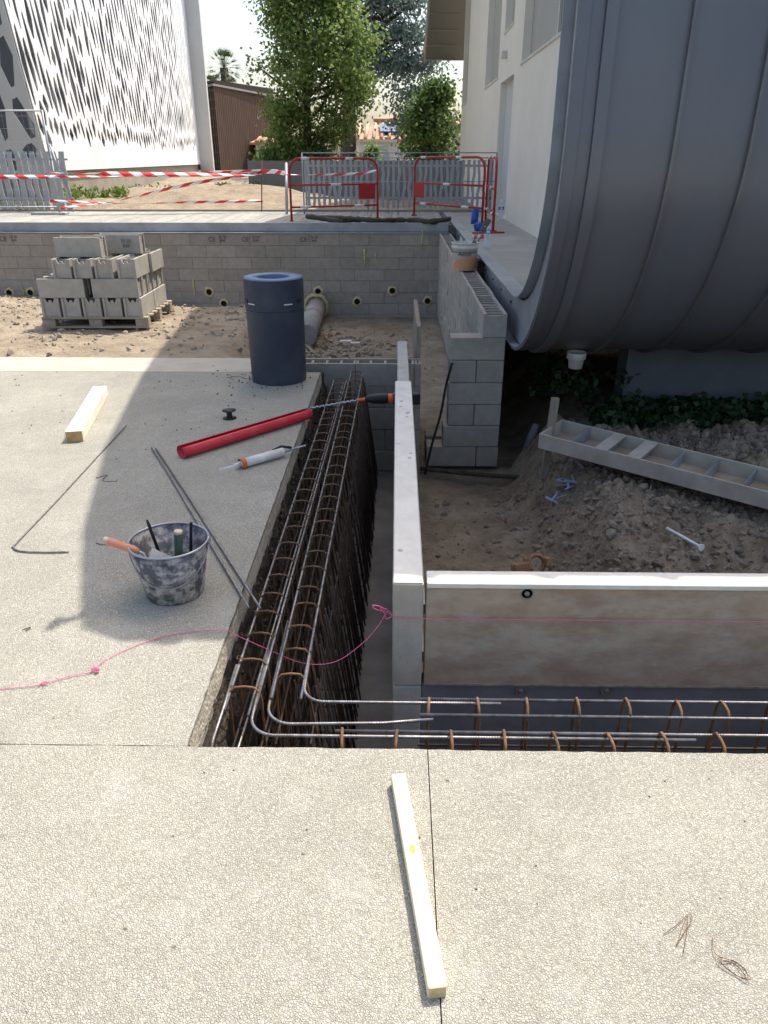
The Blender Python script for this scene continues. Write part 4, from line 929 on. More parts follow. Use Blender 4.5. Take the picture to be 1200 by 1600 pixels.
# leaning cable, rod, pipe, small litter
MB().tube(bez([(.487, 6.34, .00), (.44, 6.33, -.2), (.40, 6.3, -.45), (.33, 6.27, -.72), (.27, 6.2, -.99)], 6), .011, 8).build('black_cable', M_black, label='thin black cable leaning against the pillar of the block wall', cat='cable')
g1 = PZ(657, 732, -1.0); g2 = PZ(850, 752, -.97)
MB().tube(bez([g1, g1.lerp(g2, .35)+Vector((0, -.03, .01)), g1.lerp(g2, .7)+Vector((0, .02, .0)), g2+Vector((.05, 0, .03))], 6), .022, 8).build('rusty_rod', M_sack, label='dark rusty rod lying at the foot of the block pillar', cat='rod')
a = PY(1042, 825, 3.52); b_ = PY(1094, 854, 3.30)
fs_ = thing('plastic_stake', a, 'thin white plastic stake with a flared end on the dirt mound', 'stake')
d = b_-a; MB().tube([(0,0,0), tuple(d)], .0075, 8).build('shaft', M_white, fs_); MB().tube([tuple(d*.96), tuple(d*1.05)], [.009, .019], 10).build('flared_end', M_white, fs_)
cen = PZ(878, 808, -.86)
for k in range(16):
    o = MB().cbox(-.05, .05, -.007, .007, -.0015, .0015, .0005).build('plastic_offcut', M_shred, label='blue grey plastic offcut in the heap of shreds at the foot of the mound', cat='offcut', group='plastic shreds at the foot of the mound')
    x_, y_ = cen.x+random.gauss(0, .045), cen.y+max(-.08, min(.08, random.gauss(0, .04)))
    o.location = (x_, y_, ground(x_, y_)+.055+k*.004); o.rotation_euler = (random.uniform(-.5,.5), random.uniform(-.5,.5), random.uniform(0, 3.1)); o.scale = (random.uniform(.9, 1.6),)*3
w1, w2 = Vector((-1.38, 13.72, -.62)), Vector((-1.35, 10.6, -.86))
a_ = PY(495, 478, 13.75); b_ = PZ(478, 535, -.9); b_.z = -.80
dp = thing('drain_pipe', a_, 'dusty grey drain pipe running out of the block wall behind the blue cylinder', 'pipe')
MB().tube([(0,0,0), tuple(b_-a_)], .165, 20).build('pipe_body', M_pipe, dp); MB().tube([tuple((b_-a_)*.45), tuple((b_-a_)*.49)], .175, 20).build('joint_ring', M_pipe, dp)
fr = MB(); fr.tube([(.19*cos(t*pi/10)*random.uniform(.95,1.15), -.08, .19*sin(t*pi/10)*random.uniform(.95,1.15)) for t in range(20)], .035, 6, closed=True); fr.build('foam_collar', M_foam, dp)
for (px, py, s_) in ((540, 533, .09), (555, 536, .07), (470, 545, .1)):
    q = PZ(px, py, -.98); MB().cbox(-s_, s_, -s_*.5, s_*.5, 0, .01, .002).build('paper_scrap', M_white if px != 470 else M_oldwood, label={540: 'crumpled white scrap in the rubble right of the pipe', 555: 'small pale scrap lying next to the crumpled white one', 470: 'short board scrap beside the pipe end'}[px], cat='scrap').location = q
MB().tube([PZ(478, 540, -.93), PZ(500, 560, -.93)], .025, 8).build('pipe_offcut', M_oldwood, label='thin brown stick lying below the grey drain pipe', cat='stick')
p = PY(830, 700, 6.35); MB().lathe([(.0,.0),(.05,.0),(.045,.2),(.03,.34),(.0,.34)], 12, Matrix.Translation(p+Vector((0,.3,-.2))) @ Matrix.Rotation(R(15), 4, 'Y')).build('grey_pipe_end', M_pipe, label='grey pipe end standing in the dark gap under the building', cat='pipe')

# ================================================================== SLATE BLUE CYLINDER
bn = thing('cylinder_bin', (-.935, 5.80, 0), 'tall slate blue plastic cylinder with an open ring top standing on the slab', 'bin')
MB().lathe([(.214, .0), (.216, .02), (.222, .56)], 56).build('lower_body', M_bin, bn)
MB().lathe([(.225, .563), (.226, .770), (.224, .785)], 56).build('upper_collar', M_bin, bn)
MB().lathe([(.224, .785), (.221, .792), (.128, .792), (.122, .785), (.118, .45), (.0, .45)], 56).build('top_ring', M_binrim, bn)
MB().lathe([(.2245, .586), (.2262, .588)], 56).build('seam_line', M_black, bn)
for a in (-27, -150): 
    MB().cbox(-.028, .028, -.004, .004, -.014, .014, .002, Matrix.Rotation(R(a+90), 4, 'Z') @ Matrix.Translation((0, -.2255, .63))).build('slot', M_black, bn)
for a in (-55, -130): MB().cbox(-.035, .035, -.004, .002, -.004, .004, .001, Matrix.Rotation(R(a+90), 4, 'Z') @ Matrix.Translation((0, -.226, .615))).build('scratch_strip', M_pail, bn)

# ================================================================== METAL BUCKET WITH TOOLS
bk = thing('metal_bucket', (-.895, 2.575, 0), 'cement-smeared metal bucket with a wire handle on the slab', 'bucket')
MB().lathe([(.001, .0), (.113, .0), (.115, .006), (.154, .235), (.152, .235), (.111, .008), (.001, .008)], 48).build('bucket_body', M_bucket, bk)
MB().lathe([(.154+.0045*cos(R(t)), .236+.0045*sin(R(t))) for t in range(0, 361, 40)], 48).build('rim', M_bucketrim, bk)
hh = []
for t in range(0, 181, 6):
    th = R(180+t); k = sin(R(t)); r = .158
    z = .225-.135*k**.9; rr_ = lerp(.1145, .1545, (z)/.235)+.005
    hh.append((rr_*cos(th+R(8)), rr_*sin(th+R(8)), z))
MB().tube(hh, .0026, 6).build('handle', M_bucketrim, bk)
for s_ in (-1, 1): MB().cbox(-.012, .012, -.005, .005, -.012, .012, .003, Matrix.Rotation(R(8), 4, 'Z') @ Matrix.Translation((s_*.157, 0, .228)) @ Matrix.Rotation(R(90), 4, 'Z')).build('handle_ear', M_bucketrim, bk)
T0 = Vector((-.895, 2.575, 0))
tw = thing('trowel', T0+Vector((-.165, -.05, .235)), 'mason\'s trowel with a worn orange handle laid across the bucket rim', 'trowel')
MB().lathe([(.0,.0),(.012,.0),(.017,.02),(.0145,.08),(.016,.115),(.010,.14),(.0,.14)], 16, Matrix.Rotation(R(102), 4, 'Z').inverted() @ Matrix.Identity(4) if 0 else (Vector((1, -.12, -.30)).to_track_quat('Z', 'Y').to_matrix().to_4x4() @ Matrix.Translation((0, 0, -.075)))).build('handle', M_handle, tw)
dv = Vector((1, -.12, -.30)).normalized()
MB().lathe([(.0,.0),(.0135,.0),(.0165,.022),(.0,.022)], 16, dv.to_track_quat('Z', 'Y').to_matrix().to_4x4() @ Matrix.Translation((0, 0, -.078))).build('handle_tip', M_palehandle, tw)
MB().tube([dv*.06, dv*.085+Vector((0,0,-.005)), dv*.095+Vector((.0,0,-.035)), dv*.125+Vector((0,0,-.05))], .006, 8).build('tang', M_tooltrowel, tw)
bl = MB(); q0 = dv*.10+Vector((0, .0, -.030)); sd = Vector((.10, .80, .60)).normalized()*.055
bl.prism([q0-sd, q0+sd, q0+Vector((.19, .02, -.05))], Vector((0, .0007, .0018))); bl.build('blade', M_tooltrowel, tw)
hm = thing('hammer', T0+Vector((.02, -.01, .02)), 'hammer standing in the bucket with its dark green handle up', 'hammer', rot=(R(-3), R(5), 0))
MB().tube([(0,0,0), (0,0,.10), (0,0,.245)], [.012, .015, .017], 14).build('handle', M_green, hm); MB().tube([(0,0,.2455), (0,0,.258)], .0165, 14).build('handle_end', M_palehandle, hm)
MB().cbox(-.05, .05, -.014, .014, -.008, .02, .003).build('head', M_tooltrowel, hm)
c1 = thing('cold_chisel', T0+Vector((-.03, .04, .01)), 'thin black chisel leaning left inside the bucket', 'chisel', rot=(R(-6), R(-14), 0)); MB().tube([(0,0,0),(0,0,.27),(0,0,.29)], [.007,.007,.004], 8).build('shaft', M_black, c1)
c2 = thing('pry_bar', T0+Vector((.055, .03, .01)), 'black flat bar upright in the bucket beside the hammer', 'pry bar', rot=(R(-3), R(6), 0)); MB().cbox(-.006,.006,-.003,.003,0,.285,.001).build('shaft', M_black, c2)

# ================================================================== BITS ON THE SLAB
def hexa(name, pts_bottom, h, m, mend, label, cat):
    a, b_, w = pts_bottom; d = (b_-a); L = d.length; rz = atan2(d.y, d.x)
    t = thing(name, a, label, cat, rz=rz)
    MB().cbox(.0015, L-.0015, 0, w, 0, h, .003).build('timber', m, t)
    MB().box(0, .001, .0025, w-.0025, .0025, h-.0025).build('end_grain', mend, t)
    return t
a = PZ(668, 1558, 0); b_ = PZ(611, 1223, 0)
d = (b_-a); L = d.length; rz = atan2(d.y, d.x); wd = .040
t = thing('wooden_batten', a+Vector((.040, 0, 0)), 'long pale pine batten with a yellow knot lying on the front slab', 'timber', rz=rz)
MB().cbox(.0015, L, 0, wd, 0, .038, .0022).build('timber', M_wood, t); MB().box(0, .001, .002, wd-.002, .002, .036).build('end_grain', mat('pale_end_grain', (.62,.50,.30), (.5,.38,.2), scale=60, bump=.3), t)
MB().lathe([(.0,.0),(.009,.0)], 14, Matrix.Translation((L*.575, .019, .0386)) @ Matrix.Diagonal((1.5, .8, 1, 1))).build('knot', mat('yellow_knot', (.72,.50,.08), (.40,.22,.04), scale=90), t)
a = PZ(107, 690, 0); c_ = PZ(131, 690, 0); b_ = PZ(140, 622, 0)
t = thing('timber_block', PZ(131, 690, 0), 'short pale timber offcut on the sunlit left of the slab', 'timber', rz=atan2(1, -.20))
MB().cbox(.0015, 1.02, 0, .102, 0, .072, .004).build('timber', mat('bleached_pine', (.84,.79,.66), (.74,.67,.52), scale=8, bump=.2), t); MB().box(-.0005, .001, .003, .099, .003, .069).build('end_grain', M_woodend, t)

def bar(pts, r, label, name='rebar', m=M_rebar, cat='rebar', n=8, **k): return MB().tube(pts, r, n).build(name, m, label=label, cat=cat, **k)
bar([PZ(237, 700, .008), PZ(262, 738, .008), PZ(389, 950, .012)], .0052, 'left one of two straight bare rebars lying over the slab edge')
bar([PZ(244, 701, .008), PZ(300, 785, .008), PZ(407, 951, .012)], .0052, 'right one of two straight bare rebars lying over the slab edge')
bar(bez([PZ(197, 665, .012), PZ(160, 705, .006), PZ(90, 781, .006), PZ(27, 847, .006), PZ(21, 855, .006), PZ(32, 861, .006), PZ(70, 863, .006), PZ(107, 862, .006)], 6), .004, 'thin bent rod with a hooked end on the sunlit slab')
for pts, lb in (([(150,747),(168,742),(160,751),(180,752),(183,749)], 'scrap of tie wire on the slab above the bucket'), ([(150,849),(165,851),(186,849),(190,846)], 'short wire lying left of the bucket'), ([(35,984),(48,980),(40,986)], 'tiny curl of wire at the left of the slab'), ([(355,590),(372,588),(385,592)], 'dark splinter beside the foot of the blue cylinder')):
    bar(bez([PZ(x_, y_, .004) for x_, y_ in pts], 5), .0016, lb, 'tie_wire', M_darkrebar, 'wire', 5)
pts = [(1037,1460),(1055,1447),(1077,1428),(1080,1440),(1070,1455),(1058,1475),(1060,1468),(1073,1432),(1074,1450),(1068,1489)]
bar(bez([PZ(x_, y_, .004+.003*(i % 2)) for i, (x_, y_) in enumerate(pts)], 6), .0007, 'loose thin tie wire bent in a point on the front slab', 'tie_wire', M_rust, 'wire', 5)
pts = [(1113,1464),(1116,1487),(1130,1497),(1150,1503),(1168,1522),(1172,1530),(1158,1528),(1135,1512),(1122,1497),(1140,1500),(1162,1512),(1168,1528),(1150,1524),(1130,1508),(1126,1500),(1146,1505),(1165,1524)]
bar(bez([PZ(x_, y_, .004+.004*(i % 3)) for i, (x_, y_) in enumerate(pts)], 6), .0008, 'small bundle of coiled rusty tie wire at the right of the front slab', 'tie_wire', M_rust, 'wire', 5)

# split red pipe
a = Vector((-1.262, 4.055, .037)); b_ = Vector((-.585, 4.80, .037)); d = b_-a
rp = thing('split_pipe', a, 'red plastic pipe slit along its length lying by the slab edge', 'pipe')
b = MB(); n = 22; vs = []; ax = d.normalized(); sx = ax.cross(Vector((0,0,1))).normalized(); up = Vector((0,0,1)); NL = 14
for j in range(NL+1):
    c_ = d*(j/NL)
    for i in range(n+1):
        t_ = R(112)+R(318)*i/n; open_ = lerp(1.15, .95, j/NL)
        o_ = -(sx*cos(t_)*open_)+up*sin(t_)*.92
        vs.append(c_+o_*.039*(1.0+.12*(i > n-3)))
b.add(vs, [(j*(n+1)+i, j*(n+1)+i+1, (j+1)*(n+1)+i+1, (j+1)*(n+1)+i) for j in range(NL) for i in range(n)], True)
o = b.build('pipe_wall', M_red, rp); s_ = o.modifiers.new('wall', 'SOLIDIFY'); s_.thickness = .004
# spool
sp_ = thing('wire_spool', PZ(358, 655, 0)+Vector((0, .02, 0)), 'small black empty wire spool above the red pipe', 'spool')
for z in (0, .054): MB().lathe([(.0, z), (.046, z), (.046, z+.005), (.0, z+.005)], 28).build('flange', M_black, sp_)
MB().lathe([(.022, .005), (.018, .028), (.022, .054)], 20).build('hub', M_black, sp_)
# cartridge gun
a = Vector((-.872, 3.905, .030)); b_ = Vector((-.665, 4.085, .032)); d = (b_-a).normalized(); Lg = (b_-a).length
gun = thing('cartridge_gun', a, 'white and orange resin cartridge with a mixing nozzle lying at the slab edge', 'cartridge')
Q = d.to_track_quat('Z', 'Y').to_matrix().to_4x4(); FL = Matrix.Translation((0,0,0)) @ Q
MB().lathe([(.001,.0),(.026,.0),(.026,Lg),(.001,Lg)], 24, FL).build('tube', M_pail, gun)
MB().lathe([(.029,-.012),(.031,-.012),(.031,.014),(.026,.014)], 24, FL).build('collar', M_orange, gun)
bb_ = MB(); vs = []
for i in range(9):
    t_ = R(-30)+R(10)*i
    for zz in (.03, Lg*.98): vs.append(FL @ Vector((.0266*cos(t_), .0266*sin(t_), zz)))
bb_.add(vs, [(2*i, 2*i+1, 2*i+3, 2*i+2) for i in range(8)], True); bb_.build('printed_band', M_orange, gun)
MB().lathe([(.018,-.012),(.012,-.04),(.006,-.055),(.005,-.13),(.002,-.15)], 14, FL).build('nozzle', M_bottle, gun)
MB().lathe([(.010, Lg), (.010, Lg+.05), (.006, Lg+.055), (.0045, Lg+.15), (.007, Lg+.16), (.0, Lg+.165)], 12, FL).build('plunger_rod', M_galv, gun)
MB().tube([tuple(d*(Lg-.05)+Vector((-.02, .02, .012))), tuple(d*(Lg+.0)+Vector((-.012, .012, .03))), tuple(d*(Lg+.06)+Vector((.0,.0,.012)))], .008, 8).build('trigger', M_black, gun)
tx = text_mesh('MC 280', .018, M_ink, 'printed_word', gun, tuple(FL @ Vector((-.0, .0, .0))), (0,0,0), .0005); bpy.data.objects.remove(tx)

# string
st_ = [PZ(-20,1078,.004), PZ(40,1073,.004), PZ(70,1068,.004), PZ(110,1056,.006), PZ(145,1049,.006), PZ(160,1034,.006), PZ(200,1014,.004), PZ(240,999,.004), PZ(290,988,.005), PZ(350,985,.006)]
e0 = Vector((-.03, FY+.02, .085))
st_ += [Vector((-.59, 2.29, -.015)), Vector((-.47, 2.26, -.055)), Vector((-.34, 2.22, -.085)), Vector((-.22, 2.22, -.08)), Vector((-.12, 2.25, -.02)), Vector((-.06, 2.27, .045)), e0]
sg = thing('pink_string', (0,0,0), 'pink mason\'s string lying over the slab and tied to the formwork corner', 'string')
MB().tube(bez(st_, 8), .0013, 6).build('cord', M_pink, sg)
for (x_, y_) in ((70,1068),(148,1047)):
    p = PZ(x_, y_, .007); MB().tube(bez([p+Vector((random.uniform(-.02,.02), random.uniform(-.016,.016), random.uniform(0,.008))) for _ in range(9)], 5), .0015, 5).build('tangle', M_pink, sg)
kn = [e0, e0+Vector((-.02,-.01,.03)), e0+Vector((-.05,-.01,.035)), e0+Vector((-.04,-.01,.02)), e0, e0+Vector((.01,-.01,.012)), e0+Vector((.02,-.012,-.01)), e0+Vector((.0,-.012,-.02)), e0+Vector((-.005,-.01,.0)), e0+Vector((-.02,-.01,.025)), e0+Vector((.005,-.012,.02))]
MB().tube(bez(kn, 6), .0020, 6).build('knot', M_pink, sg)
MB().tube([e0, Vector((.01, FY-.006, .078)), Vector((.15, FY-.010, .077)), Vector((3.4, FY-.010, .079))], .0014, 6).build('cord', M_pink, sg)

# drill resting on the far formwork
dr_ = thing('cordless_drill', (.03, 5.04, .075), 'black and orange cordless drill with a long masonry bit resting on the formwork', 'drill', rot=(0, R(0), R(186)))
MB().cbox(-.02, .055, -.030, .030, -.040, .038, .012).build('motor_housing', M_black, dr_)
MB().lathe([(.0,.0),(.034,.0),(.034,.035),(.0,.035)], 20, Matrix.Translation((.05, 0, .0)) @ Matrix.Rotation(R(90), 4, 'Y')).build('orange_ring', M_orange, dr_)
MB().lathe([(.034,.0),(.038,.04),(.034,.10),(.024,.14),(.018,.16),(.0,.16)], 20, Matrix.Translation((.086, 0, .0)) @ Matrix.Rotation(R(90), 4, 'Y')).build('gearbox', M_black, dr_)
MB().lathe([(.012,.0),(.012,.05),(.0,.05)], 12, Matrix.Translation((.247, 0, -.002)) @ Matrix.Rotation(R(96), 4, 'Y')).build('chuck_mark', M_orange, dr_)
tb = MB(); pts = []
for i in range(60):
    s_ = i/59; pts.append((.29+.34*s_, .0035*cos(s_*60), -.006-.05*s_+.0035*sin(s_*60)))
tb.tube(pts, .0065, 6); tb.build('drill_bit', M_galv, dr_)
MB().cbox(-.14, -.055, -.032, .032, -.045, .035, .008).build('battery', M_black, dr_); MB().cbox(-.058, -.018, -.018, .018, -.03, .02, .006).build('grip', M_black, dr_)

# ================================================================== REBAR CAGES
def cage_y(label, xl, xr, flare, ztop, y0, y1, pitch, mhoop, seed, zb=-.96):
    # cage running along y; xl/xr = (near, far) top corner positions
    rnd = random.Random(seed)
    t = thing('rebar_cage', (0,0,0), label, 'rebar cage')
    n = int((y1-y0)/pitch); w0 = xr[0]-xl[0]; r = .035
    prof = [(0, zb+.03), (0, ztop-.05), (.006, ztop-.018), (.022, ztop), (w0/2, ztop+.004), (w0-.024, ztop), (w0-.006, ztop-.02), (w0, ztop-.055), (w0+flare, zb+.03), (w0+flare-.02, zb), (.02, zb)]
    me = mesh_of(MB().tube([(x, 0, z) for x, z in prof], .0046, 6, closed=True), 'stirrup', mhoop[0]); me2 = mesh_of(MB().tube([(x, 0, z) for x, z in prof], .0046, 6, closed=True), 'stirrup', mhoop[1])
    for i in range(n+1):
        y = y0+i*pitch+rnd.uniform(-.012, .012); f = (y-y0)/(y1-y0)
        o = inst(me if f < .12 else me2, 'stirrup', t, (lerp(xl[0], xl[1], f)+rnd.uniform(-.003, .003), y, rnd.uniform(-.006, .004))); o.rotation_euler = (rnd.uniform(-.03, .03), 0, rnd.uniform(-.07, .07))
    def L(dx, z, r=.0055, ya=y0-.1, yb=y1, m=M_rebar):
        pts = [(lerp(xl[0], xl[1], f)+dx+flare*0, lerp(ya, yb, f), z+rnd.uniform(-.003, .003)) for f in (0, .25, .5, .75, 1)]
        MB().tube(pts, r, 8).build('long_bar', m, t)
    L(.004, ztop-.020); L(w0-.006, ztop-.020)
    if seed == 1: L(w0-.028, ztop-.045, .0050)
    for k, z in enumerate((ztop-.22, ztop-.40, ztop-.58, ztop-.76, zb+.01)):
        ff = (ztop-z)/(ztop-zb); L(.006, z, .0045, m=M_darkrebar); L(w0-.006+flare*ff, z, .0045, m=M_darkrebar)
    return t
HM = (M_rust, mat('brown_stirrup', (.20,.125,.075), (.10,.065,.045), rough=.7, metal=.3, scale=18, bump=.3))
cg1 = cage_y('left rebar cage of the two in the left trench, nearest the earth bank', (-.565, -.512), (-.455, -.402), .0, -.03, 2.015, 5.95, .151, HM, 1)
cg2 = cage_y('right rebar cage of the two in the left trench, nearest the formwork', (-.418, -.385), (-.308, -.275), .105, -.03, 2.075, 6.22, .151, HM, 2)
b = MB(); rnd = random.Random(5)
for i in range(64):
    y = 2.2+i*.063; f = (y-2.0)/4.2; xx = lerp(-.30, -.27, f)
    b.tube([(xx+rnd.uniform(0, .01), y, -.10-rnd.random()*.1), (xx+.115+rnd.uniform(-.012, .006), y+rnd.uniform(-.02, .02), -.97)], .0042, 5)
    if i % 2: b.tube([(xx-.08, y, -.2), (xx-.03, y, -.97)], .004, 4)
b.build('mesh_leg', M_darkrebar, cg2, kind='stuff')

def ties(cg, xs, y0, y1, z, seed):
    rnd = random.Random(seed); b = MB()
    for i in range(int((y1-y0)/.151)):
        for x0, x1 in xs:
            if rnd.random() < .75:
                y = y0+i*.151; x = lerp(x0, x1, (y-y0)/(y1-y0)); p = [Vector((x+rnd.uniform(-.014, .014), y+rnd.uniform(-.014, .014), z+rnd.uniform(-.008, .012))) for _ in range(5)]
                b.tube(bez(p, 3), .0012, 4)
    b.build('tie_wire', M_rust, cg, kind='stuff')
ties(cg1, [(-.56, -.508), (-.457, -.406)], 2.03, 5.9, -.045, 1); ties(cg2, [(-.413, -.38), (-.312, -.28)], 2.09, 6.1, -.045, 2)
def bentbar(pts, label, parent, m=M_rebar, r=.0056): MB().tube(pts, r, 10).build('corner_bar', m, parent)
def corner(x, y, y_from, x_to, z, rad=.065, dy=0):
    p = [(x-.004, y_from, z), (x, y+rad, z)]
    for a in range(10, 91, 10): p.append((x+rad-rad*cos(R(a)), y+rad-rad*sin(R(a)), z))
    p += [(x+rad+.3, y+dy*.3, z), (x_to, y+dy, z)]
    return p
bentbar(corner(-.308, 1.965, 2.55, .36, -.052, .075), '', cg2)
bentbar(corner(-.418, 1.862, 2.45, .13, -.058, .085, .03), '', cg2)
bentbar(corner(-.462, 1.800, 2.25, .95, -.050, .085, .0), '', cg1)
MB().tube([(-.565, 2.15, -.045), (-.565, 1.93, -.05), (-.572, 1.80, -.065), (-.58, 1.755, -.11), (-.582, 1.75, -.30)], .0056, 8).build('corner_bar', M_rebar, cg1)
MB().tube([(-.50, 2.6, -.20), (-.505, 1.80, -.13), (-.51, 1.74, -.20)], .0045, 8).build('corner_bar', M_rebar, cg1)
MB().tube([(-.45, 3.2, -.30), (-.46, 1.76, -.30)], .0045, 8).build('corner_bar', M_darkrebar, cg1)

def cage_x(label, yr, yf, x0, x1, pitch, seed, ztop=-.028, lean=.0):
    rnd = random.Random(seed); t = thing('rebar_cage', (0,0,0), label, 'rebar cage'); w = yr-yf
    prof = [(0, -.96), (0, ztop-.05), (.006, ztop-.018), (.020, ztop), (w/2, ztop+.004), (w-.020, ztop), (w-.006, ztop-.02), (w, ztop-.05), (w, -.96)]
    me = mesh_of(MB().tube([(0, y, z) for y, z in prof], .0052, 8, closed=True), 'stirrup', M_rust)
    x = x0
    while x < x1:
        o = inst(me, 'stirrup', t, (x+rnd.uniform(-.006, .006), yf, rnd.uniform(-.005, .004))); o.rotation_euler = (0, rnd.uniform(-.02, .02), rnd.uniform(-.1, .1)); x += pitch
    for y, z in ((yf+.005, ztop-.018), (yr-.005, ztop-.02)):
        MB().tube([(x0-.03, y, z), ((x0+x1)/2, y+rnd.uniform(-.004, .004), z), (x1, y, z)], .0054, 10).build('long_bar', M_rebar, t)
    for z in (-.25, -.43, -.61, -.79, -.95):
        for y in (yf+.005, yr-.005): MB().tube([(x0-.03, y, z), (x1, y, z)], .0045, 6).build('long_bar', M_darkrebar, t)
    return t
cage_x('rear rebar cage in the front trench, against the formwork', 1.985, 1.895, .115, 3.6, .164, 7)
cage_x('front rebar cage in the front trench, tucked against the near slab edge', 1.822, 1.725, -.155, 3.6, .167, 8, -.024)

# ================================================================== PLANTS
def leaves(name, centres, m, parent, size, per, spread, elong=2.2, droop=.3, seed=1, **tags):
    rnd = random.Random(seed); vs = []; fs = []
    for c, s in centres:
        for _ in range(int(per*s)):
            p = Vector((rnd.gauss(0, 1), rnd.gauss(0, 1), rnd.gauss(0, .8)))*spread*s+Vector(c)
            d = Vector((rnd.gauss(0, 1), rnd.gauss(0, 1), rnd.gauss(-droop, .6))).normalized(); n = Vector((rnd.gauss(0, 1), rnd.gauss(0, 1), rnd.gauss(.6, 1)))
            w = d.cross(n); 
            if w.length < 1e-3: continue
            w = w.normalized()*size*rnd.uniform(.6, 1.2)/elong; l = d*size*rnd.uniform(.7, 1.3); k = len(vs)
            vs += [tuple(p), tuple(p+l*.45+w), tuple(p+l), tuple(p+l*.45-w)]; fs.append((k, k+1, k+2, k+3))
    me = bpy.data.meshes.new(name); me.from_pydata(vs, [], fs); me.materials.append(m)
    o = bpy.data.objects.new(name, me); COL.objects.link(o)
    if parent: o.parent = parent
    return tag(o, **tags)
# ivy
rnd = random.Random(3)
cs = [((rnd.uniform(1.75, 5.5), rnd.uniform(6.05, 6.55), 0), rnd.uniform(.5, 1.1)) for _ in range(330)]
cs = [((x, y, ground(x, y)+.04+.10*rnd.random()*(y-5.9)), s) for (x, y, _), s in cs]
cs += [((rnd.uniform(1.35, 2.1), rnd.uniform(6.5, 7.6), -.45+rnd.random()*.30), .9) for _ in range(26)]
leaves('ground_ivy', cs, M_ivy, None, .055, 26, .055, 1.3, .0, 4, kind='stuff', label='dark green ivy growing at the foot of the concrete wall under the building', cat='ivy')
for (px, py, s_) in ((632, 300, 0),):
    pass
cs = [((ground and 1.28+rnd.uniform(-.08,.08), 3.75+rnd.uniform(-.1,.1), ground(1.28, 3.75)+.04), .5) for _ in range(5)]
leaves('weed', cs, M_ivy, None, .05, 14, .03, 3, -.6, 8, label='small weed sprouting on the dirt mound beside the plastic shreds', cat='weed')

def tree(name, base, h, label, cat, trunk_r, clumps, m, size, per, spread, seed, elong=2.4, droop=.4, limbs=14, dark=None, lean=0):
    rnd = random.Random(seed); t = thing(name, base, label, cat)
    MB().tube(bez([(0,0,-.3), (.05*h*.3, 0, h*.3), (lean, .1, h*.62), (lean*1.4, 0, h*.92)], 6), [lerp(trunk_r, trunk_r*.15, i/18) for i in range(19)], 9).build('trunk', M_bark, t)
    cs = [(c, s) for c, s in clumps]
    lb = MB()
    for k in range(limbs):
        c = rnd.choice([q for q in cs if q[0][2] > 4.4] if 'cedar' in name else cs)[0]; z0 = max(4.6 if 'cedar' in name else h*.12, min(h*.8, c[2]-rnd.uniform(.5, 2.0))); f = z0/h
        a = Vector((lean*f*1.3, 0, z0)); e = Vector(c)
        lb.tube(bez([a, a.lerp(e, .5)+Vector((0, 0, -.15+rnd.uniform(-.2, .2))), e], 5), [lerp(trunk_r*.4, trunk_r*.08, i/10) for i in range(11)], 6)
    lb.build('limb', M_bark, t, kind='stuff')
    leaves('crown', cs, m, t, size, per, spread, elong, droop, seed)
    if dark: leaves('crown', [(tuple(Vector(c)*.93+Vector((0, .3, 0))), s*.9) for c, s in cs], dark, t, size, per*.55, spread*1.1, elong, droop, seed+5)
    return t
def hullclumps(pts, n, seed, yd, hollow=.35):
    # clumps inside an outline of (z, xmin, xmax)
    rnd = random.Random(seed); out = []
    while len(out) < n:
        z = rnd.uniform(pts[0][0], pts[-1][0])
        for a, b_ in zip(pts[:-1], pts[1:]):
            if a[0] <= z <= b_[0]:
                f = (z-a[0])/(b_[0]-a[0]); x0 = lerp(a[1], b_[1], f); x1 = lerp(a[2], b_[2], f)
        w = (x1-x0)/2; cx = (x0+x1)/2; r = sqrt(rnd.uniform(hollow**2, 1)); th = rnd.random()*2*pi
        x = cx+w*r*cos(th); y = yd*w*r*sin(th)
        if nz(x*.9, y*.9+seed, z*.9) < -.04: continue
        out.append(((x, y, z), rnd.uniform(.55, 1.15)))
    return out
# the big bright tree
TY = 27.0
def row(py, a, b_, ty, bx): return (PY(0, py, ty).z-.8, PY(a, py, ty).x-bx, PY(b_, py, ty).x-bx)
bx = PY(478, 260, TY).x
out = [row(262, 462, 505, TY, bx), row(235, 436, 522, TY, bx), row(205, 412, 532, TY, bx), row(165, 402, 572, TY, bx), row(110, 396, 584, TY, bx), row(60, 412, 588, TY, bx), row(10, 408, 556, TY, bx), row(-60, 425, 550, TY, bx), row(-150, 450, 530, TY, bx)]
tree('leafy_tree', (bx, TY, .8), out[-1][0], 'tall bright green leafy tree left of centre behind the slatted fence', 'tree', .17, hullclumps(out, 265, 2, 1.0), M_leaf, .125, 105, .27, 21, 2.6, .5, 40, M_leafdk)
# cedar
TY = 38.0; bx = PY(542, 240, TY).x
out = [row(215, 615, 690, TY, bx), row(190, 560, 700, TY, bx), row(165, 545, 700, TY, bx), row(120, 540, 694, TY, bx), row(80, 530, 682, TY, bx), row(40, 500, 680, TY, bx), row(0, 480, 662, TY, bx), row(-50, 460, 650, TY, bx), row(-130, 490, 620, TY, bx)]
hc = hullclumps(out, 460, 6, .7, .05)
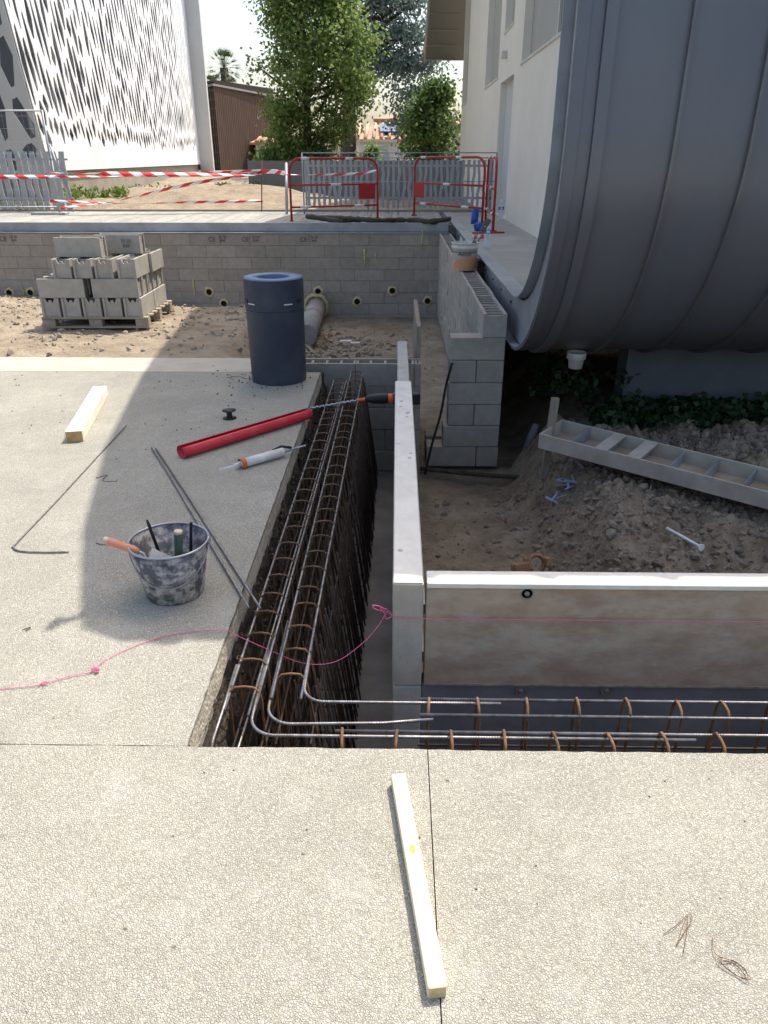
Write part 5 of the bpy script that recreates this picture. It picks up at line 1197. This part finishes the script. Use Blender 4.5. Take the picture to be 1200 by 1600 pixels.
# flattened tiers
hc = [((x, y, round(z/1.15)*1.15+random.uniform(-.22, .22)), s) for (x, y, z), s in hc if not (z < 3.9 and x < PY(632, 0, TY).x-bx and x > PY(520, 0, TY).x-bx)]
tree('cedar_tree', (bx, TY, .8), out[-1][0], 'huge blue green cedar with tiered drooping branches behind the bright tree', 'tree', .42, hc, M_cedar, .20, 60, .38, 31, 3.4, .8, 60)
TY = 33.0; bx = PY(665, 250, TY).x
out = [row(252, 645, 690, TY, bx), row(235, 632, 705, TY, bx), row(205, 636, 712, TY, bx), row(180, 636, 716, TY, bx), row(160, 655, 714, TY, bx), row(138, 678, 704, TY, bx)]
tree('broadleaf_shrub_tree', (bx, TY, .8), out[-1][0], 'low mid green tree between the cedar and the white wall', 'tree', .12, hullclumps(out, 90, 12, .8, .0), M_leafdk, .15, 55, .30, 41, 2.0, .3, 12, M_leaf)
TY = 28.5; bx = PY(585, 250, TY).x
out = [row(252, 572, 596, TY, bx), row(244, 570, 600, TY, bx), row(234, 578, 592, TY, bx)]
tree('bush', (bx, TY, .8), out[-1][0], 'small green bush in front of the white garage', 'bush', .05, hullclumps(out, 16, 13, .8, .1), M_leaf, .13, 40, .18, 42, 2.0, .0, 4)
TY = 26.0; bx = PY(415, 250, TY).x
out = [row(268, 402, 436, TY, bx), row(252, 402, 444, TY, bx), row(240, 408, 446, TY, bx), row(228, 420, 440, TY, bx)]
tree('bush', (bx, TY, .8), out[-1][0], 'straggly green bush at the foot of the tree beside the brown building', 'bush', .05, hullclumps(out, 34, 14, .8, .1), M_leaf, .13, 40, .2, 43, 2.0, .0, 6)
# palm
def palm(base, h, label, seed, R0=1.5):
    rnd = random.Random(seed); t = thing('palm_tree', base, label, 'palm tree')
    MB().tube([(0,0,-.2), (.05,0,h*.5), (0,0,h)], [.34,.26,.3], 10).build('trunk', M_bark, t)
    b = MB()
    for k in range(70):
        az = rnd.random()*2*pi; el = rnd.uniform(-.9, 1.35); d = Vector((cos(az)*cos(el), sin(az)*cos(el), sin(el))); st = Vector((0,0,h)); tip = st+d*R0*.62; s_ = d.cross(Vector((0,0,1))).normalized() if abs(d.z) < .99 else Vector((1,0,0))
        for j in range(-5, 6):
            a = j*.2; q = (d*cos(a)+s_*sin(a)).normalized(); e = tip+q*R0*.42+Vector((0,0,-.12*R0*abs(j)/5)); pr = s_*.035
            b.add([tip-pr, tip+pr, e], [(0,1,2)])
        b.add([st-s_*.02, st+s_*.02, tip+s_*.02, tip-s_*.02], [(0,1,2,3)])
    b.build('crown', M_palm, t)
p = PY(352, 133, 62); palm((p.x, 62, .9), PY(352, 106, 62).z-.9, 'fan palm rising above the brown slatted building', 4, 1.35)
p = PY(330, 133, 68); palm((p.x, 68, .9), PY(330, 136, 68).z-.9, 'palm mostly hidden behind the white building corner', 5, .9)
for (px, top, lb) in ((398, 178, 'dark narrow cypress standing left of its twin'), (408, 186, 'slightly shorter dark cypress on the right of the pair')):
    TY = 66; p = PY(px, 225, TY); hh = PY(px, top, TY).z-.9
    cl = [((random.gauss(0, .10), random.gauss(0, .1), z), .8) for z in lin(.3, hh, 36)]
    t = thing('cypress_tree', (p.x, TY, .9), lb, 'tree'); MB().tube([(0,0,-.2), (0,0,hh*.8)], [.1,.03], 6).build('trunk', M_bark, t)
    leaves('crown', [(c, s*(1-.55*c[2]/hh)+.15) for c, s in cl], leafmat('cypress_green', (.015,.03,.02), (.04,.06,.035), .1), t, .22, 60, .26, 3, -1.0, 6)
# grass tufts on the bank
cs = []
for (px, py, n_) in ((120, 311, 14), (182, 302, 8), (20, 333, 16), (260, 280, 8), (245, 286, 6), (420, 264, 12), (200, 292, 6), (215, 288, 6), (40, 333, 12), (380, 266, 12), (350, 270, 8)):
    TY_ = 17.5 if py > 325 else (19.6 if py > 295 else 24)
    c = PY(px, py, TY_)
    for _ in range(n_): 
        x_ = c.x+random.gauss(0, .25); cs.append(((x_, TY_+random.gauss(0, .15), far(x_, TY_)+.04), random.uniform(.5, 1)))
leaves('grass_tufts', cs, M_grass, None, .12, 36, .10, 4, -1.2, 17, kind='stuff', label='bright green grass tufts growing on the dirt bank under the white building', cat='grass')

# ================================================================== FAR HOUSES AND WALLS
gw = tag(MB().box(-4.6, 3.2, 25.0, 25.2, .3, 1.52).build('garden_wall', M_greywall), 'plain grey garden wall beyond the slatted fence', 'wall')
tag(MB().box(PY(418, 250, 30).x, -4.0, 30.0, 30.2, .3, 1.75).build('garden_wall', M_greywall), 'grey garden wall left of the big tree', 'wall')
def house(name, label, X0, X1, Y, D, z0, ze, zr, mw, windows=(), ridge='x', tiles=True):
    t = thing(name, ((X0+X1)/2, Y, 0), label, 'house'); w = X1-X0
    MB().box(-w/2, w/2, 0, D, z0, ze).build('wall', mw, t)
    b = MB(); ov = .3
    b.add([(-w/2-ov, -ov, ze-.02), (w/2+ov, -ov, ze-.02), (w/2-.5, D/2, zr), (-w/2+.5, D/2, zr), (-w/2-ov, D+ov, ze-.02), (w/2+ov, D+ov, ze-.02), (-w/2-ov, -ov, ze-.14), (w/2+ov, -ov, ze-.14), (w/2+ov, D+ov, ze-.14), (-w/2-ov, D+ov, ze-.14)],
          [(0,1,2,3), (5,4,3,2), (1,5,2), (4,0,3), (6,7,1,0), (7,8,5,1), (9,6,0,4), (8,9,4,5), (6,9,8,7)])
    r = b.build('roof', M_tile, t)
    if tiles:
        tm = mesh_of(MB().tube([(0, -ov, ze+.01), (0, D/2, zr+.03)], .10, 6), 'tile_row', mat('tile_light', (.60,.42,.30), (.45,.28,.19), scale=10, bump=.3))
        x_ = -w/2+.1
        while x_ < w/2: inst(tm, 'tile_row', r, (x_, 0, 0)); x_ += .42
    for (a, c, d, e) in windows:
        f = MB().box(a-.06, c+.06, -.03, .02, d-.06, e+.06).build('window', M_frame, t); MB().box(a, c, -.045, -.034, d, e).build('pane', M_glass, f)
    return t
HY = 44.0
hx0, hx1 = PY(556, 215, HY).x, PY(640, 215, HY).x
h1 = house('tiled_house', 'white house with a tiled roof and solar panels seen between the trees', hx0, hx1, HY, 8, .6, PY(590, 217, HY).z, PY(590, 195, HY+4).z, M_housewhite, [(-.9, .1, 1.2, 2.0)])
ze = PY(590, 217, HY).z; zr = PY(590, 195, HY+4).z
for i in range(3):
    b = MB(); x0 = .05+i*.62-.2; 
    def RP(x, f): return (x, lerp(-.3, 4, f), lerp(ze, zr, f)+.13)
    b.prism([RP(x0, .25), RP(x0+.56, .25), RP(x0+.56-.1, .85), RP(x0-.1, .85)], (0, 0, .05)); b.build('solar_panel', M_solar, h1)
gx0, gx1 = PY(562, 240, 36).x, PY(617, 240, 36).x
g_ = thing('garage', (gx0, 36, 0), 'low white garage in front of the tiled house', 'garage')
MB().box(0, gx1-gx0, 0, 4, .6, PY(590, 222, 36).z).build('wall', M_housewhite, g_); MB().box(-.1, gx1-gx0+.1, -.1, 4, PY(590, 222, 36).z, PY(590, 218, 36).z).build('roof', M_frame, g_)
MB().box(.3, gx1-gx0-.3, -.03, .0, .8, PY(590, 228, 36).z).build('garage_door', mat('pale_blue_grey_door', (.50,.55,.62), (.45,.50,.57)), g_)
house('ochre_house', 'ochre house wall rising behind the tiled house', PY(590, 190, 58).x, PY(632, 190, 58).x, 58, 8, .6, PY(600, 185, 58).z, PY(600, 181, 62).z, M_ochre, tiles=False)
house('pink_house', 'small pinkish house with a tiled roof beside the white wall', PY(693, 200, 40).x, PY(740, 200, 40).x, 40, 6, .6, PY(700, 195, 40).z, PY(700, 185, 43).z, M_pinkwall, [(-.6, .5, 1.2, 1.9)])
house('tiled_house', 'low house with an orange tiled roof left of the big tree', PY(399, 225, 50).x, PY(445, 225, 50).x, 50, 7, .6, PY(410, 222, 50).z, PY(410, 207, 53.5).z, M_housewhite, [(-.5, .3, 1.3, 2.0)])
